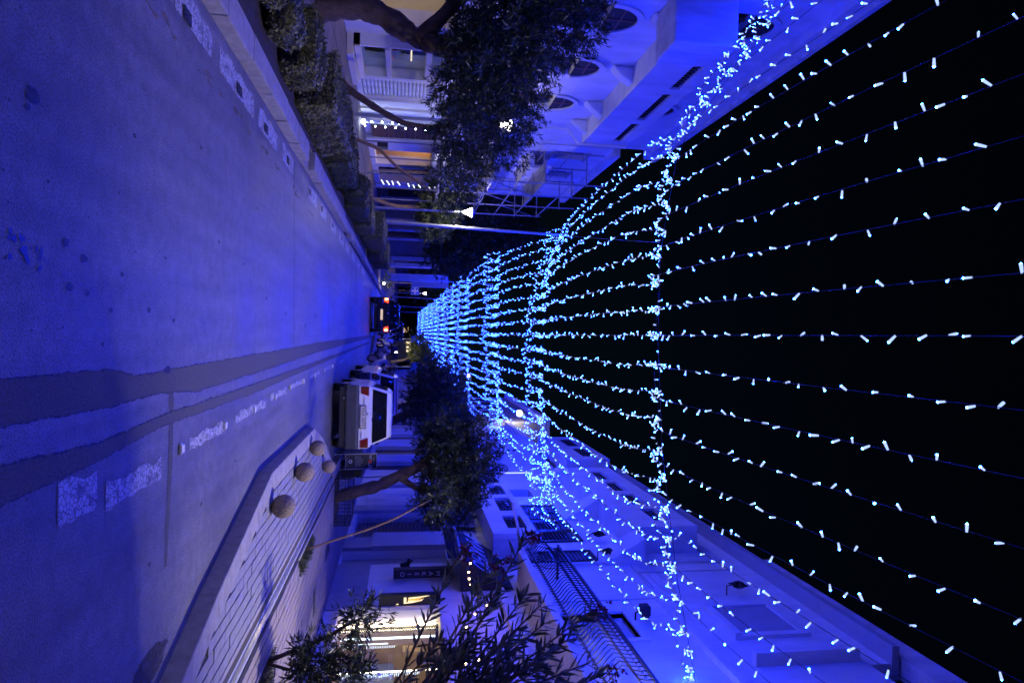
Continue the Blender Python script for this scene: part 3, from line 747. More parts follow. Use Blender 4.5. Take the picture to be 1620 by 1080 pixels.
# dado and piers
bx('dado', 'dado', rbld, RW - .03, RW - .002, 14.95, 17.84, .15, .97)
bx('dado', 'dado', rbld, RW - .10, RW - .002, 19.0, 19.95, .15, .93)
bx('pier', 'grey_paint', rbld, RW - .14, RW - .002, 18.96, 20.25, .935, 3.0)
bx('pier', 'grey_paint', rbld, RW - .12, RW - .002, 22.9, 23.6, .15, 3.0)
bx('plaster_panel', 'stained_shaded_wall', rbld, RW - .06, RW - .002, 23.75, 26.4, .5, 3.4)
bx('pier', 'grey_paint', rbld, RW - .16, RW - .002, 26.5, 27.0, .15, 3.4)
bx('string_course', 'white_wall', rbld, RW - .09, RW - .002, 4, 17.6, 3.95, 4.12)
# dark door
bx('door', 'dado', rbld, RW + .22, RW + .27, 17.85, 18.95, .15, 2.95)
# lattice roller grille
bx('grille_backing', 'dark_cabinet', rbld, RW + .28, RW + .3, 20.3, 22.85, .3, 2.95)
g = MB()
for k in range(40):
    y0 = 20.3 + k * .0645
    for j in range(22):
        z0 = .32 + j * .12
        g.box(RW + .14, RW + .146, y0, y0 + .012, z0, z0 + .062, rot=Matrix.Rotation(R(42), 3, 'X')).box(RW + .14, RW + .146, y0, y0 + .012, z0 + .05, z0 + .112, rot=Matrix.Rotation(R(-42), 3, 'X'))
g.build('lattice_grille', 'metal', rbld, kind='stuff')
# louvred shutters: leaves and slats
def shutter_leaf(y0, y1, z0, z1, lab=None):
    leaf = MB().box(RW - .05, RW - .005, y0, y0 + .06, z0, z1).box(RW - .05, RW - .005, y1 - .06, y1, z0, z1).box(RW - .05, RW - .005, y0 + .06, y1 - .06, z0, z0 + .08).box(RW - .05, RW - .005, y0 + .06, y1 - .06, z1 - .08, z1).box(RW - .05, RW - .005, y0 + .06, y1 - .06, (z0 + z1) / 2 - .04, (z0 + z1) / 2 + .04).build('shutter', 'louvre', rbld, label='black louvred shutter leaf')
    z = z0 + .1
    while z < z1 - .1:
        if abs(z - (z0 + z1) / 2) > .07:
            MB().box(RW - .045, RW - .01, y0 + .062, y1 - .062, z, z + .012, rot=Matrix.Rotation(R(35), 3, 'Y')).build('slat', 'louvre', leaf)
        z += .11
for a in (19.35, 20.42, 21.49, 22.56): shutter_leaf(a, a + 1.0, 4.6, 7.0)
shutter_leaf(17.6, 18.45, 4.6, 6.95)
wf = MB().box(RW - .06, RW + .1, 12.78, 12.9, 4.78, 6.62).box(RW - .06, RW + .1, 14.2, 14.32, 4.78, 6.62).box(RW - .06, RW + .1, 12.9, 14.2, 6.5, 6.62).build('window', 'white_wall', rbld, label='white louvred window above the iron balcony')
for k in range(24):
    MB().box(RW + .10, RW + .14, 12.92, 14.18, 4.93 + k * .065, 4.945 + k * .065, rot=Matrix.Rotation(R(35), 3, 'Y')).build('slat', 'white_wall', wf)
wf2 = MB().box(RW - .08, RW - .002, 12.7, 12.86, 8.5, 10.0).box(RW - .08, RW - .002, 14.2, 14.36, 8.5, 10.0).box(RW - .08, RW - .002, 12.86, 14.2, 9.84, 10.0).box(RW - .14, RW - .002, 12.7, 14.36, 8.36, 8.498).build('window', 'white_wall', rbld, label='large upper window with thick white surround')
MB().box(RW - .03, RW - .002, 12.86, 14.2, 8.5, 9.84).build('pane', 'grey_paint', wf2)
bx('panel_moulding', 'white_wall', rbld, RW - .25, RW - .002, 11.6, 11.75, 8.2, 10.3)
bx('panel_moulding', 'white_wall', rbld, RW - .14, RW - .002, 4, 15.2, 7.5, 7.62)
for z in (7.9, 8.15): bx('panel_moulding', 'stained_shaded_wall', rbld, RW - .02, RW - .003, 14.6, 18, z, z + .02)
# lower walled balcony
lbx = 5.25
lowh = [(18.45, 19.75, 4.62, 5.16), (20.3, 21.95, 4.66, 5.16), (22.4, 23.75, 4.68, 5.16), (24.2, 25.4, 4.68, 5.16)]
wall_with_holes('balcony_parapet', lbx, lbx + .14, 17.95, 26.5, 4.15, 5.35, lowh, 'white_wall', rbld)
bx('balcony_end', 'stained_shaded_wall', rbld, lbx + .142, RW - .002, 17.95, 18.09, 4.15, 5.35)  # end face takes the darker wall, its shade put into the colour
bx('balcony_floor', 'white_wall', rbld, lbx + .142, RW - .002, 18.1, 26.5, 4.15, 4.3)
for a, b, c, d in lowh:
    g = MB(); yy = a + .1
    while yy < b - .05:
        for zc in (c + .14, d - .14):
            g.tube([(lbx + .07, yy + .1 * math.cos(t), zc + .1 * math.sin(t)) for t in np.linspace(0, 2 * math.pi, 8)], .013, 4)
        g.box(lbx + .062, lbx + .078, yy + .1, yy + .115, c, d); yy += .22
    g.build('grille', 'black_iron', rbld, kind='stuff')
    bx('slot_backing', 'dark_gap', rbld, lbx + .35, lbx + .36, a, b, c, d)
# upper walled balcony
ubx = 5.2
uph = [(18.75, 20.1, 8.95, 9.42), (20.6, 22.0, 8.95, 9.42), (22.5, 23.9, 8.95, 9.42), (24.4, 25.8, 8.95, 9.42)]
wall_with_holes('balcony_parapet', ubx, ubx + .14, 18.1, 26.6, 8.1, 9.95, uph, 'white_wall', rbld)
bx('balcony_end', 'stained_shaded_wall', rbld, ubx + .142, RW - .002, 18.1, 18.25, 8.1, 9.95)  # shade of this end face put in as the darker wall colour
bx('balcony_floor', 'white_wall', rbld, ubx + .142, RW - .002, 18.26, 26.6, 8.1, 8.28)
for a, b, c, d in uph:
    g = MB(); yy = a + .1
    while yy < b - .05:
        g.tube([(ubx + .07, yy + .1 * math.cos(t), (c + d) / 2 + .16 * math.sin(t)) for t in np.linspace(0, 2 * math.pi, 8)], .013, 4); yy += .2
    g.build('grille', 'black_iron', rbld, kind='stuff'); bx('slot_backing', 'dark_gap', rbld, ubx + .4, ubx + .41, a, b, c, d)
for (ya, yb) in ((16.5, 18.05), (21.6, 22.4), (26.65, 27.3)):
    MB().prism([(RW - .003, 6.9), (RW - .003, 8.098), (ubx + .05, 8.098)], 'y', ya if ya > 17 else 17.2, yb).build('corbel', 'white_wall', rbld)
# second upper bay, further on
bx('box_bay', 'white_wall', rbld, 5.15, RW - .002, 28.2, 34.5, 8.6, 10.5)
for a in (28.9, 31.6):
    bx('slot', 'dark_gap', rbld, 5.14, 5.149, a, a + 1.9, 9.5, 10.0)
bx('near_bay', 'white_wall', rbld, 5.3, RW - .002, 27.9, 30.0, 4.0, 5.6)
# wrought iron balcony with bulging bars
ib = MB().box(5.2, RW - .002, 9.6, 16.4, 4.55, 4.70).build('iron_balcony', 'white_wall', rbld, label='balcony slab with bulging wrought iron railing')
MB().box(5.10, 5.16, 9.6, 16.4, 5.52, 5.57).box(5.12, 5.15, 9.6, 16.4, 4.78, 4.80).box(5.12, 5.15, 9.6, 16.4, 5.30, 5.32).box(5.16, RW, 16.34, 16.4, 5.52, 5.57).build('handrail', 'black_iron', ib)
def bar_path(y, x=5.13):
    # s-curved belly
    return [(x + dx, y, z) for dx, z in ((0, 4.72), (0, 4.80), (-.05, 4.86), (-.17, 4.95), (-.24, 5.03), (-.22, 5.12), (-.11, 5.22), (-.02, 5.31), (0, 5.4), (0, 5.54))]
y = 9.8
while y < 16.3:
    MB().tube(bar_path(y), .011, 4).build('bar', 'black_iron', ib); y += .14
for k in range(4):
    MB().tube([(p[1] - 16.37 + 5.2 + k * .16 + .5 * 0, 16.37 + (5.13 - p[0]), p[2]) for p in bar_path(16.37)], .011, 4).build('bar', 'black_iron', ib)
g = MB(); y = 9.87
while y < 16.2:
    for zc in (5.42, 4.76):
        g.tube([(5.13, y + .035 * (1 - t / 7) * math.cos(t), zc + .035 * (1 - t / 9) * math.sin(t)) for t in np.linspace(0, 5.5, 8)], .008, 3)
    y += .14
g.build('scrollwork', 'black_iron', ib, kind='stuff')
# awning
aw = E('black_awning', (5.6, 16.6, 3), 'long black awning lettered MAKEIO in white over the dark entrance', 'awning')
AY0, AY1 = 15.75, 18.3
for k in range(7):
    y0 = AY0 + (AY1 - AY0) * k / 7; y1 = AY0 + (AY1 - AY0) * (k + 1) / 7
    MB().prism([(5.16, 3.14), (5.94, 4.36), (5.94, 4.33), (5.19, 3.12)], 'y', y0 + .002, y1 - .002).build('canvas_strip', 'canvas_black', aw)
MB().prism([(5.17, 3.1), (5.93, 4.3), (5.93, 3.1)], 'y', AY1 + .001, AY1 + .012).build('end_flap', 'canvas_black', aw)
MB().prism([(5.17, 3.1), (5.93, 4.3), (5.93, 3.1)], 'y', AY0 - .012, AY0 - .001).build('end_flap', 'canvas_black', aw)
MB().tube([(5.15, AY0 - .03, 3.12), (5.15, AY1 + .03, 3.12)], .04, 8).build('front_bar', 'white_print', aw)
bx('valance', 'canvas_black', aw, 5.145, 5.155, AY0, AY1, 2.8, 3.08)
sl = Vector((.78, 0, 1.22)).normalized()
text('lettering', 'MAKEIO', .80, 'white_print', aw, Vector((5.16, 17.03, 3.14)) + sl * .55 + Vector((-1.22, 0, .78)).normalized() * .006, (0, -1, 0), sl, .004, sx=.88)
# black sign board above the lattice
sb = E('black_sign_board', (5.9, 21.6, 3.4), 'blank black sign board with thin pale frame above the lattice grille', 'sign')
bx('board', 'slate', sb, RW - .16, RW - .1, 20.6, 22.7, 3.05, 3.95)
MB().box(RW - .17, RW - .163, 20.55, 22.75, 3.0, 3.05).box(RW - .17, RW - .163, 20.55, 22.75, 3.95, 4.0).box(RW - .17, RW - .163, 20.55, 20.6, 3.05, 3.95).box(RW - .17, RW - .163, 22.7, 22.75, 3.05, 3.95).build('frame', 'grey_print', sb)
# vertical sign MAKEIO
vsn = E('vertical_sign', (5.8, 16.7, 2.1), 'narrow vertical black sign lettered MAKEIO, projecting beside the dark awning', 'sign')
bx('board', 'slate', vsn, 5.66, 5.88, 16.55, 16.75, 1.56, 2.98)
bx('bracket', 'metal', vsn, 5.882, RW - .001, 16.6, 16.7, 1.8, 1.9); bx('bracket', 'metal', vsn, 5.882, RW - .001, 16.6, 16.7, 2.6, 2.7)
for k, ch in enumerate('MAKEIO'):
    text('lettering', ch, .15, 'grey_print', vsn, (5.77, 16.546, 2.62 - k * .17 + .0), (1, 0, 0), (0, 0, 1), .004)
# goat silhouette fixed feet-first on the wall
gt = E('goat_figure', (5.8, 17.3, 1.9), 'small black goat silhouette standing out from the wall beside the vertical sign', 'figure')
gp = [(0, 0), (.02, .10), (-.02, .16), (-.03, .22), (.0, .27), (.06, .27), (.10, .30), (.16, .33), (.15, .38), (.20, .42), (.24, .40), (.22, .36), (.30, .36), (.31, .32), (.25, .30), (.23, .22), (.22, .14), (.23, 0), (.19, 0), (.18, .12), (.06, .13), (.045, 0)]
MB().prism([(RW - .01 - b * .72, 1.74 + a * .95) for a, b in gp][::-1], 'y', 17.28, 17.32).build('silhouette', 'black_paint', gt)
# illuminated menu/brand box with a wing
lg = E('light_box_sign', (5.8, 15, 1.9), 'black projecting box sign with glowing cream and orange wing emblem, above the lit shop window', 'sign')
bx('box', 'black_paint', lg, 5.66, RW - .003, 14.93, 15.1, 1.28, 2.6)
def wing(pts, mt): MB().prism([(5.66 + a, 1.28 + b) for a, b in pts], 'y', 14.918, 14.929).build('emblem', mt, lg)
wing([(.055, .63), (.085, .63), (.065, .86), (.028, 1.08), (.02, 1.06), (.04, .88)], 'logo_cream')
wing([(.092, .62), (.115, .62), (.12, .78), (.068, .92)], 'logo_orange')
wing([(.120, .62), (.145, .62), (.14, .76), (.098, .94), (.088, .96), (.125, .80)], 'logo_cream')
wing([(.150, .61), (.178, .58), (.17, .70), (.125, .93), (.118, .92), (.147, .76)], 'logo_cream')
wing([(.175, .40), (.20, .36), (.195, .42)], 'logo_cream')
for k in range(5): wing([(.05 + k * .027, .53), (.071 + k * .027, .53), (.071 + k * .027, .585), (.05 + k * .027, .585)], 'logo_cream')
# round wall sign
rs = E('round_wall_sign', (5.7, 24.2, 2.45), 'round black disc sign with concentric pale rings on the pale wall past the lattice', 'sign')
MB().lathe([(.27, 0), (.27, .05)], (5.62, 24.3, 2.45), 24, 'y').build('disc', 'black_paint', rs)
for r0 in (.20, .10):
    mb = MB(); 
    for k in range(20):
        a0, a1 = 2 * math.pi * k / 20, 2 * math.pi * (k + 1) / 20
        mb.quad((5.62 + r0 * math.cos(a0), 24.297, 2.45 + r0 * math.sin(a0)), (5.62 + (r0 + .035) * math.cos(a0), 24.297, 2.45 + (r0 + .035) * math.sin(a0)), (5.62 + (r0 + .035) * math.cos(a1), 24.297, 2.45 + (r0 + .035) * math.sin(a1)), (5.62 + r0 * math.cos(a1), 24.297, 2.45 + r0 * math.sin(a1)))
    mb.build('ring', 'grey_print' if r0 > .15 else 'white_print', rs)
MB().tube([(5.9, 24.32, 2.45), (RW - .07, 24.32, 2.45)], .02, 6).build('bracket', 'metal', rs)
for k, (pts_, lab) in enumerate(((((RW - .02, 14.9, 3.0), (RW - .02, 14.9, 7.6), (RW - .02, 17.4, 7.7)), 'thin cable stapled on the right facade near the shop window'), (((RW - .02, 12.0, 7.7), (RW - .02, 16.6, 7.72), (RW - .02, 16.6, 10.3)), 'thin cable running under the upper windows of the right facade'))):
    t = E('wall_cable', pts_[0], lab, 'cable'); MB().tube(pts_, .012, 4).build('strand', 'grey_paint', t)
MB().tube([(RW - .07, 17.25, 4.1), (RW - .07, 17.25, 10.3)], .045, 8).build('drain_pipe', 'stained_shaded_wall', rbld)
# shop window
sw = E('shop_window', (6.2, 13, .45), 'lit cream-framed shop window with white light strips and peach interior', 'shop window')
bx('reveal', 'cream', sw, RW - .06, RW + .449, 14.86, 14.93, .45, 2.6)
bx('sill', 'cream', sw, RW - .08, RW + .44, 11.3, 14.85, .40, .455)
bx('head', 'cream', sw, RW - .06, RW + .44, 11.3, 14.85, 2.56, 2.62)
MB().tube([(RW + .30, 14.80, .5), (RW + .30, 14.80, 2.5)], .014, 6).build('light_strip', 'shop_tube', sw)
bx('mullion', 'dark_gap', sw, RW + .33, RW + .40, 14.72, 14.85, .46, 2.55)
bx('pane', 'shop_glass', sw, RW + .34, RW + .35, 11.3, 14.71, .46, 2.55)
bx('interior_wall', 'peach', sw, 8.6, 8.7, 8.5, 15.6, .2, 2.9)
bx('interior_side', 'peach', sw, RW + .46, 8.6, 15.5, 15.6, .2, 2.9)
bx('interior_floor', 'peach', sw, RW + .46, 8.6, 8.5, 15.5, .38, .44)
bx('interior_ceiling', 'cream', sw, RW + .46, 8.6, 8.5, 15.5, 2.75, 2.85)
bx('cabinet', 'pale_panel', sw, 7.3, 8.58, 14.6, 15.3, .44, 1.62)
bx('cabinet', 'dark_cabinet', sw, 7.9, 8.58, 13.4, 14.2, 1.6, 2.6, label='dark cabinet high on the inner wall')
bx('cabinet', 'brown_wood', sw, 8.2, 8.58, 12.0, 13.3, 1.6, 2.6)
for zz in (.7, 1.0, 1.3): bx('wall_groove', 'brown_wood', sw, 8.57, 8.598, 12.9 + zz, 12.93 + zz, .44, 1.6)
MB().tube([(RW + .46, 14.55, .52), (RW + .46, 14.55, 2.5)], .022, 6).build('light_strip', 'strip_white', sw)
MB().tube([(RW + .46, 14.30, .52), (RW + .46, 14.30, 1.5)], .010, 6).build('light_strip', 'strip_white', sw)
MB().tube([(RW + .46, 13.1, .6), (RW + .46, 13.1, 2.5)], .007, 5).build('light_strip', 'shop_tube', sw)
ic = MB()
for k in range(44):
    z = .62 + k * .035
    ic.tube([(RW + .46, 13.12 + (k % 2) * .02, z), (RW + .46, 12.98 - random.uniform(0, .1), z - .02)], .004, 3)
    if k < 30: ic.tube([(RW + .46, 14.2, z), (RW + .46, 14.1, z)], .004, 3)
ic.build('icicle_light', 'strip_white', sw, kind='stuff')
bx('ceiling_lamp', 'cream_panel', sw, 6.8, 8.2, 10.0, 14.5, 2.73, 2.748)
MB().lathe([(.05, 0), (.09, .04), (.02, .16), (.06, .26), (.03, .3)], (RW + .5, 13.0, 1.3), 12).build('glass_ornament', 'pale_panel', sw)
bx('price_card', 'white_print', sw, RW + .455, RW + .46, 13.35, 13.5, 2.1, 2.25)
# star lanterns on the wall
for y, z, lab in ((19.3, 7.45, 'black iron star lantern on bracket, above the wide louvred shutters'), (17.7, 7.25, 'black iron star lantern on bracket, above the iron balcony end'), (15.0, 9.6, 'black iron star lantern on bracket, high under the roof edge')):
    t = E('star_lantern', (5.8, y, z), lab, 'lantern', 'star lanterns on the right facade')
    mb = MB(); pts = []
    for k in range(12):
        a = math.pi * k / 6; r = .24 if k % 2 == 0 else .10
        pts.append((y + r * math.cos(a), z + r * math.sin(a)))
    mb.add([(5.62, y, z), (5.82, y, z)] + [(5.72, p[0], p[1]) for p in pts], [(0, 2 + k, 2 + (k + 1) % 12) for k in range(12)] + [(1, 2 + (k + 1) % 12, 2 + k) for k in range(12)])
    mb.build('star', 'black_iron', t)
    MB().tube([(5.95, y - .02, z - .3), (5.72, y - .02, z - .3), (5.72, y - .02, z - .2)], .015, 5).build('bracket', 'black_iron', t)
fl = E('floodlight', (5.7, 13.7, 6.7), 'unlit black floodlight on the wall above the iron railing', 'floodlight')
bx('housing', 'black_paint', fl, 5.58, 5.78, 13.58, 13.82, 6.72, 6.92, bevel=.02); MB().tube([(5.68, 13.7, 6.72), (5.74, 13.7, 6.62), (5.95, 13.7, 6.62)], .02, 6).build('bracket', 'black_iron', fl)
for k in range(4): bx('cooling_fin', 'black_paint', fl, 5.79, 5.82, 13.6 + k * .06, 13.62 + k * .06, 6.74, 6.9)
fp = E('flag_pole', (4.6, 16, 4.4), 'bare white pole slanting out from the balcony toward the street', 'pole')
MB().tube([(5.3, 16.05, 4.66), (3.98, 16.0, 4.33)], .035, 8).build('pole', 'white_print', fp); MB().lathe([(.02, 0), (.05, .03), (.02, .06)], (3.97, 16, 4.3), 8).build('finial', 'white_print', fp)

# further right buildings
r2 = E('white_building', (6.4, 36, 0), 'plain white building past the walled balconies, with a bright tube light', 'building')
wall_with_holes('wall', 6.1, 6.5, 30.3, 46, 0, 8.6, [(31.2, 32.2, 4.9, 6.6), (33.4, 34.4, 4.9, 6.6), (36, 37.2, 4.9, 6.6), (39, 40.2, 4.9, 6.6), (31, 33, .3, 2.8), (35, 37.5, .3, 2.8), (40, 42, .3, 2.8)], 'white_wall', r2)
bx('roof', 'white_wall', r2, 5.8, 12, 30.25, 46.2, 8.6, 8.9)
for a in (31.2, 33.4, 36, 39):
    f = bx('window', 'grey_paint', r2, 6.04, 6.098, a - .08, a + 1.1, 4.8, 4.9); MB().box(6.25, 6.28, a, a + 1, 4.9, 6.6).build('pane', 'car_glass', f)
for a, b in ((31, 33), (35, 37.5), (40, 42)): bx('shopfront', 'dark_cabinet', r2, 6.3, 6.35, a, b, .3, 2.8)
MB().tube([(5.95, 29.3, 6.15), (5.95, 29.3, 7.25)], .035, 8).build('tube_lamp', 'tube_blue', r2)
bx('canopy', 'stained_shaded_wall', r2, 5.2, 6.098, 34, 46, 3.3, 3.5)
r3 = E('far_building', (6.6, 56, 0), 'pale far building on the right side of the street, half hidden by lights', 'building')
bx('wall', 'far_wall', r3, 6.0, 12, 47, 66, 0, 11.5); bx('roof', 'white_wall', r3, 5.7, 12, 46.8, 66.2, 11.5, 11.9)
for k in range(5):
    for z in (4.2, 7.6):
        f = bx('window', 'grey_paint', r3, 5.95, 5.998, 48.5 + k * 3.4, 50 + k * 3.4, z, z + 1.9); MB().box(5.93, 5.949, 48.6 + k * 3.4, 49.9 + k * 3.4, z + .1, z + 1.8).build('pane', 'car_glass', f)
r4 = E('far_building', (6.6, 80, 0), 'dark farthest building on the right side of the street', 'building')
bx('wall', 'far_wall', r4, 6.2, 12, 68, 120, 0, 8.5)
for k in range(9):
    f = bx('window', 'grey_paint', r4, 6.15, 6.198, 70 + k * 5, 72 + k * 5, 4, 6); MB().box(6.13, 6.149, 70.1 + k * 5, 71.9 + k * 5, 4.1, 5.9).build('pane', 'car_glass', f)
l4 = E('far_building', (-12, 90, 0), 'low dark building far down the left side', 'building')
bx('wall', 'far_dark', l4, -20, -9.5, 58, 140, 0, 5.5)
for k in range(6):
    f = bx('window', 'grey_paint', l4, -9.498, -9.45, 60 + k * 12, 63 + k * 12, 1, 3); MB().box(-9.449, -9.44, 60.2 + k * 12, 62.8 + k * 12, 1.1, 2.9).build('pane', 'warm_panel' if k in (1, 3) else 'car_glass', f)
endb = E('end_building', (0, 190, 0), 'dark building closing the far end of the street', 'building')
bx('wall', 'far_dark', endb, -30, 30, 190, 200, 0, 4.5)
for k in range(8):
    f = bx('window', 'grey_paint', endb, -14 + k * 4, -12.4 + k * 4, 189.9, 189.99, 1.4, 2.8); MB().box(-13.9 + k * 4, -12.5 + k * 4, 189.86, 189.89, 1.5, 2.7).build('pane', 'warm_panel' if k == 3 else 'car_glass', f)
#@CANOPY
# ================================================================== LIGHT CANOPY
def interp(x, pts): return float(np.interp(x, [p[0] for p in pts], [p[1] for p in pts]))
WIRES = []
WIRES.append(dict(y0=-11.5, sl=0.0, z=[(-7.5, 7.6), (0, 6.5), (5.95, 7.2)], sw=.2))
WIRES.append(dict(y0=1.6, sl=-.05, z=[(-7.5, 8.2), (-4, 7.0), (0, 6.5), (5.95, 7.0)], sw=.2))
WIRES.append(dict(y0=12.4, sl=-.2, z=[(-7.5, 9.8), (-6.4, 9.0), (-5, 7.9), (-3.9, 7.1), (-1.7, 6.6), (0, 6.47), (2, 6.44), (4.2, 6.6), (5.95, 6.85)], sw=.16))
WIRES.append(dict(y0=26.4, sl=-.5, z=[(-4.4, 8.4), (-2.3, 7.5), (0, 7.1), (2.1, 6.95), (3.7, 6.95), (5.95, 7.0)], sw=.62))
WIRES.append(dict(y0=37.5, sl=-.1, z=[(-7.4, 7.9), (-4.5, 6.9), (0, 6.75), (6.1, 7.3)], sw=.75))
for y0, zr in ((52, 4.75), (65, 4.6), (77, 4.45), (90, 4.3), (103, 4.1), (116, 3.8), (130, 3.5), (144, 3.1)):
    WIRES.append(dict(y0=y0, sl=0, z=[(-7, 2.4 + zr), (-4.5, 1.85 + zr), (0, 1.7 + zr), (6, 2.2 + zr)], sw=.8 if y0 < 120 else .5))
def wp(k, x):
    q = WIRES[k]; return Vector((x, q['y0'] + q['sl'] * x, interp(x, q['z'])))
NS = 19; XS = [-4.22 + .52 * i for i in range(NS)]
# extra strings above the left pavement for the nearest spans
def led_rings(n):
    rr = [(.0085, 0), (.0112, .040), (.0117, .070)]
    vs = []
    for r, h in rr:
        for k in range(n):
            t = 2 * math.pi * k / n; vs.append((r * math.cos(t), r * math.sin(t), h))
    vs.append((0, 0, .081))
    fs = []
    for i in range(2):
        for k in range(n):
            k2 = (k + 1) % n; fs.append((i * n + k, i * n + k2, (i + 1) * n + k2, (i + 1) * n + k))
    top = 3 * n
    for k in range(n): fs.append((2 * n + k, 2 * n + (k + 1) % n, top))
    return np.array(vs), fs, [0] * (2 * n) + [1] * n
LED_N = led_rings(6); LED_M = led_rings(4); LED_F = led_rings(3)
led_me = bpy.data.meshes.new('bulb'); led_me.from_pydata(LED_N[0].tolist(), [], LED_N[1]); led_me.materials.append(M['led_body']); led_me.materials.append(M['led']); led_me.polygons.foreach_set('material_index', LED_N[2]); led_me.update()
def led_dir(t):
    while True:
        d = Vector((random.gauss(0, 1), random.gauss(0, 1), random.gauss(0, 1)))
        d = d - t * d.dot(t) * .55; d.z -= .62
        if d.length > .3: return d.normalized()
def bulbs_mesh(pts, parent, proto):
    V = []; F = []; MI = []
    pv, pf, pm = proto; n = 0
    for p, d in pts:
        q = d.to_track_quat('Z', 'Y').to_matrix()
        A = np.array(q) @ pv.T
        V.append(A.T * random.uniform(.8, 1.15) + np.array(p)); F.extend([tuple(i + n for i in f) for f in pf]); MI.extend(pm); n += len(pv)
    if not V: return
    V = np.concatenate(V) - np.array(root_org(parent))
    me = bpy.data.meshes.new('bulbs'); me.from_pydata(V.tolist(), [], F); me.update()
    me.materials.append(M['led_body']); me.materials.append(M['led']); me.polygons.foreach_set('material_index', MI)
    link('bulbs', me, None, parent, kind='stuff')
def catenary(a, b, sag, n):
    out = []
    for i in range(n + 1):
        t = i / n; p = a.lerp(b, t); p = p + Vector((0, 0, -sag * 4 * t * (1 - t))); out.append(p)
    return out
def along(path, spacing_fn, jitter=.4):
    """points + tangents along a polyline with local spacing"""
    out = []; acc = random.uniform(0, .1); tot = sum((b - a).length for a, b in zip(path[:-1], path[1:])); s = 0
    nxt = acc
    for a, b in zip(path[:-1], path[1:]):
        L = (b - a).length
        while nxt < s + L:
            t = (nxt - s) / L; out.append((a.lerp(b, t), (b - a).normalized()))
            nxt += spacing_fn(nxt, tot) * random.uniform(1 - jitter, 1 + jitter)
        s += L
    return out
SPAN = {0: 'behind the camera', 1: 'overhead before the first cross wire', 2: 'between the first and second cross wires', 3: 'between the second and third cross wires', 4: 'between the third and fourth cross wires'}
def light_string(k, x, i, label, group):
    a = wp(k, x); b = wp(k + 1, x)
    a.x += random.uniform(-.04, .04); b.x += random.uniform(-.04, .04)
    # hangs a little under the wire
    if k >= 2: a.z -= .04; b.z -= .05
    sag = {0: .3, 1: .42, 2: .42, 3: .42}.get(k, .38) * random.uniform(.8, 1.2)
    path = catenary(a, b, sag * .55, 44 if k < 4 else 18)
    Ltot = (b - a).length; dn = {1: 0, 2: .50, 3: .62}.get(k, .6) * random.uniform(.75, 1.2); df = .58 if k == 1 else .2
    for j, p in enumerate(path):
        u = j / (len(path) - 1); d0 = u * Ltot; d1 = (1 - u) * Ltot
        p.z -= dn * (1 - math.exp(-d0 / .28)) * (1 - u) ** .7 + df * (1 - math.exp(-d1 / .6)) * u ** 1.2
    t = E('light_string', tuple((a + b) / 2), label, 'string lights', group)
    MB().tube(path, .0045 if k < 4 else .006, 3, cap=False).build('cord', 'cord', t)
    def spf(s, tot):
        e = min(s, tot - s)
        base = {2: .31, 3: .34}.get(k, .42)
        if k >= 2 and s < 1.0: return .09
        if k == 1: return .11 + .21 * min(1, (tot - s) / 2.6)
        return base
    P = [(p + Vector((random.gauss(0, .006), 0, random.gauss(0, .008))), led_dir(tg)) for p, tg in along(path, spf)]
    near = []; rest = []
    for p, d in P:
        if k == 1 and 4.8 < p.y < 9.6 and abs(p.x) / p.y < .75: near.append((p, d))
        else: rest.append((p, d))
    org = root_org(t)
    for p, d in near:
        o = bpy.data.objects.new('bulb', led_me); col.objects.link(o); o.parent = t
        q_ = random.uniform(.8, 1.15); o.scale = (q_, q_, q_ * random.uniform(.85, 1.1)); o.location = p - org; o.rotation_euler = d.to_track_quat('Z', 'Y').to_euler()
    bulbs_mesh(rest, t, LED_N if k == 1 else (LED_M if k in (2, 3) else LED_F))
    return t
for k in range(1, len(WIRES) - 1):
    for i, x in enumerate(([-6.2, -5.5, -4.8] if k == 1 else []) + XS):
        if k == 3 and x < -4.3: continue
        if k == 1 and x > 4.4: continue
        if k >= 9 and i % 1: continue
        if k == 0: lab, gp = 'blue light string hung over the street behind the viewpoint', 'light strings behind the viewpoint'
        elif k <= 4: lab, gp = 'blue light string, %s from the left, %s' % (ORD[i], SPAN[k]), 'blue light strings along the street'
        else: lab, gp = 'far blue light string, one of many crowding together toward the street end', 'far blue light strings'
        light_string(k, x, i, lab, gp)
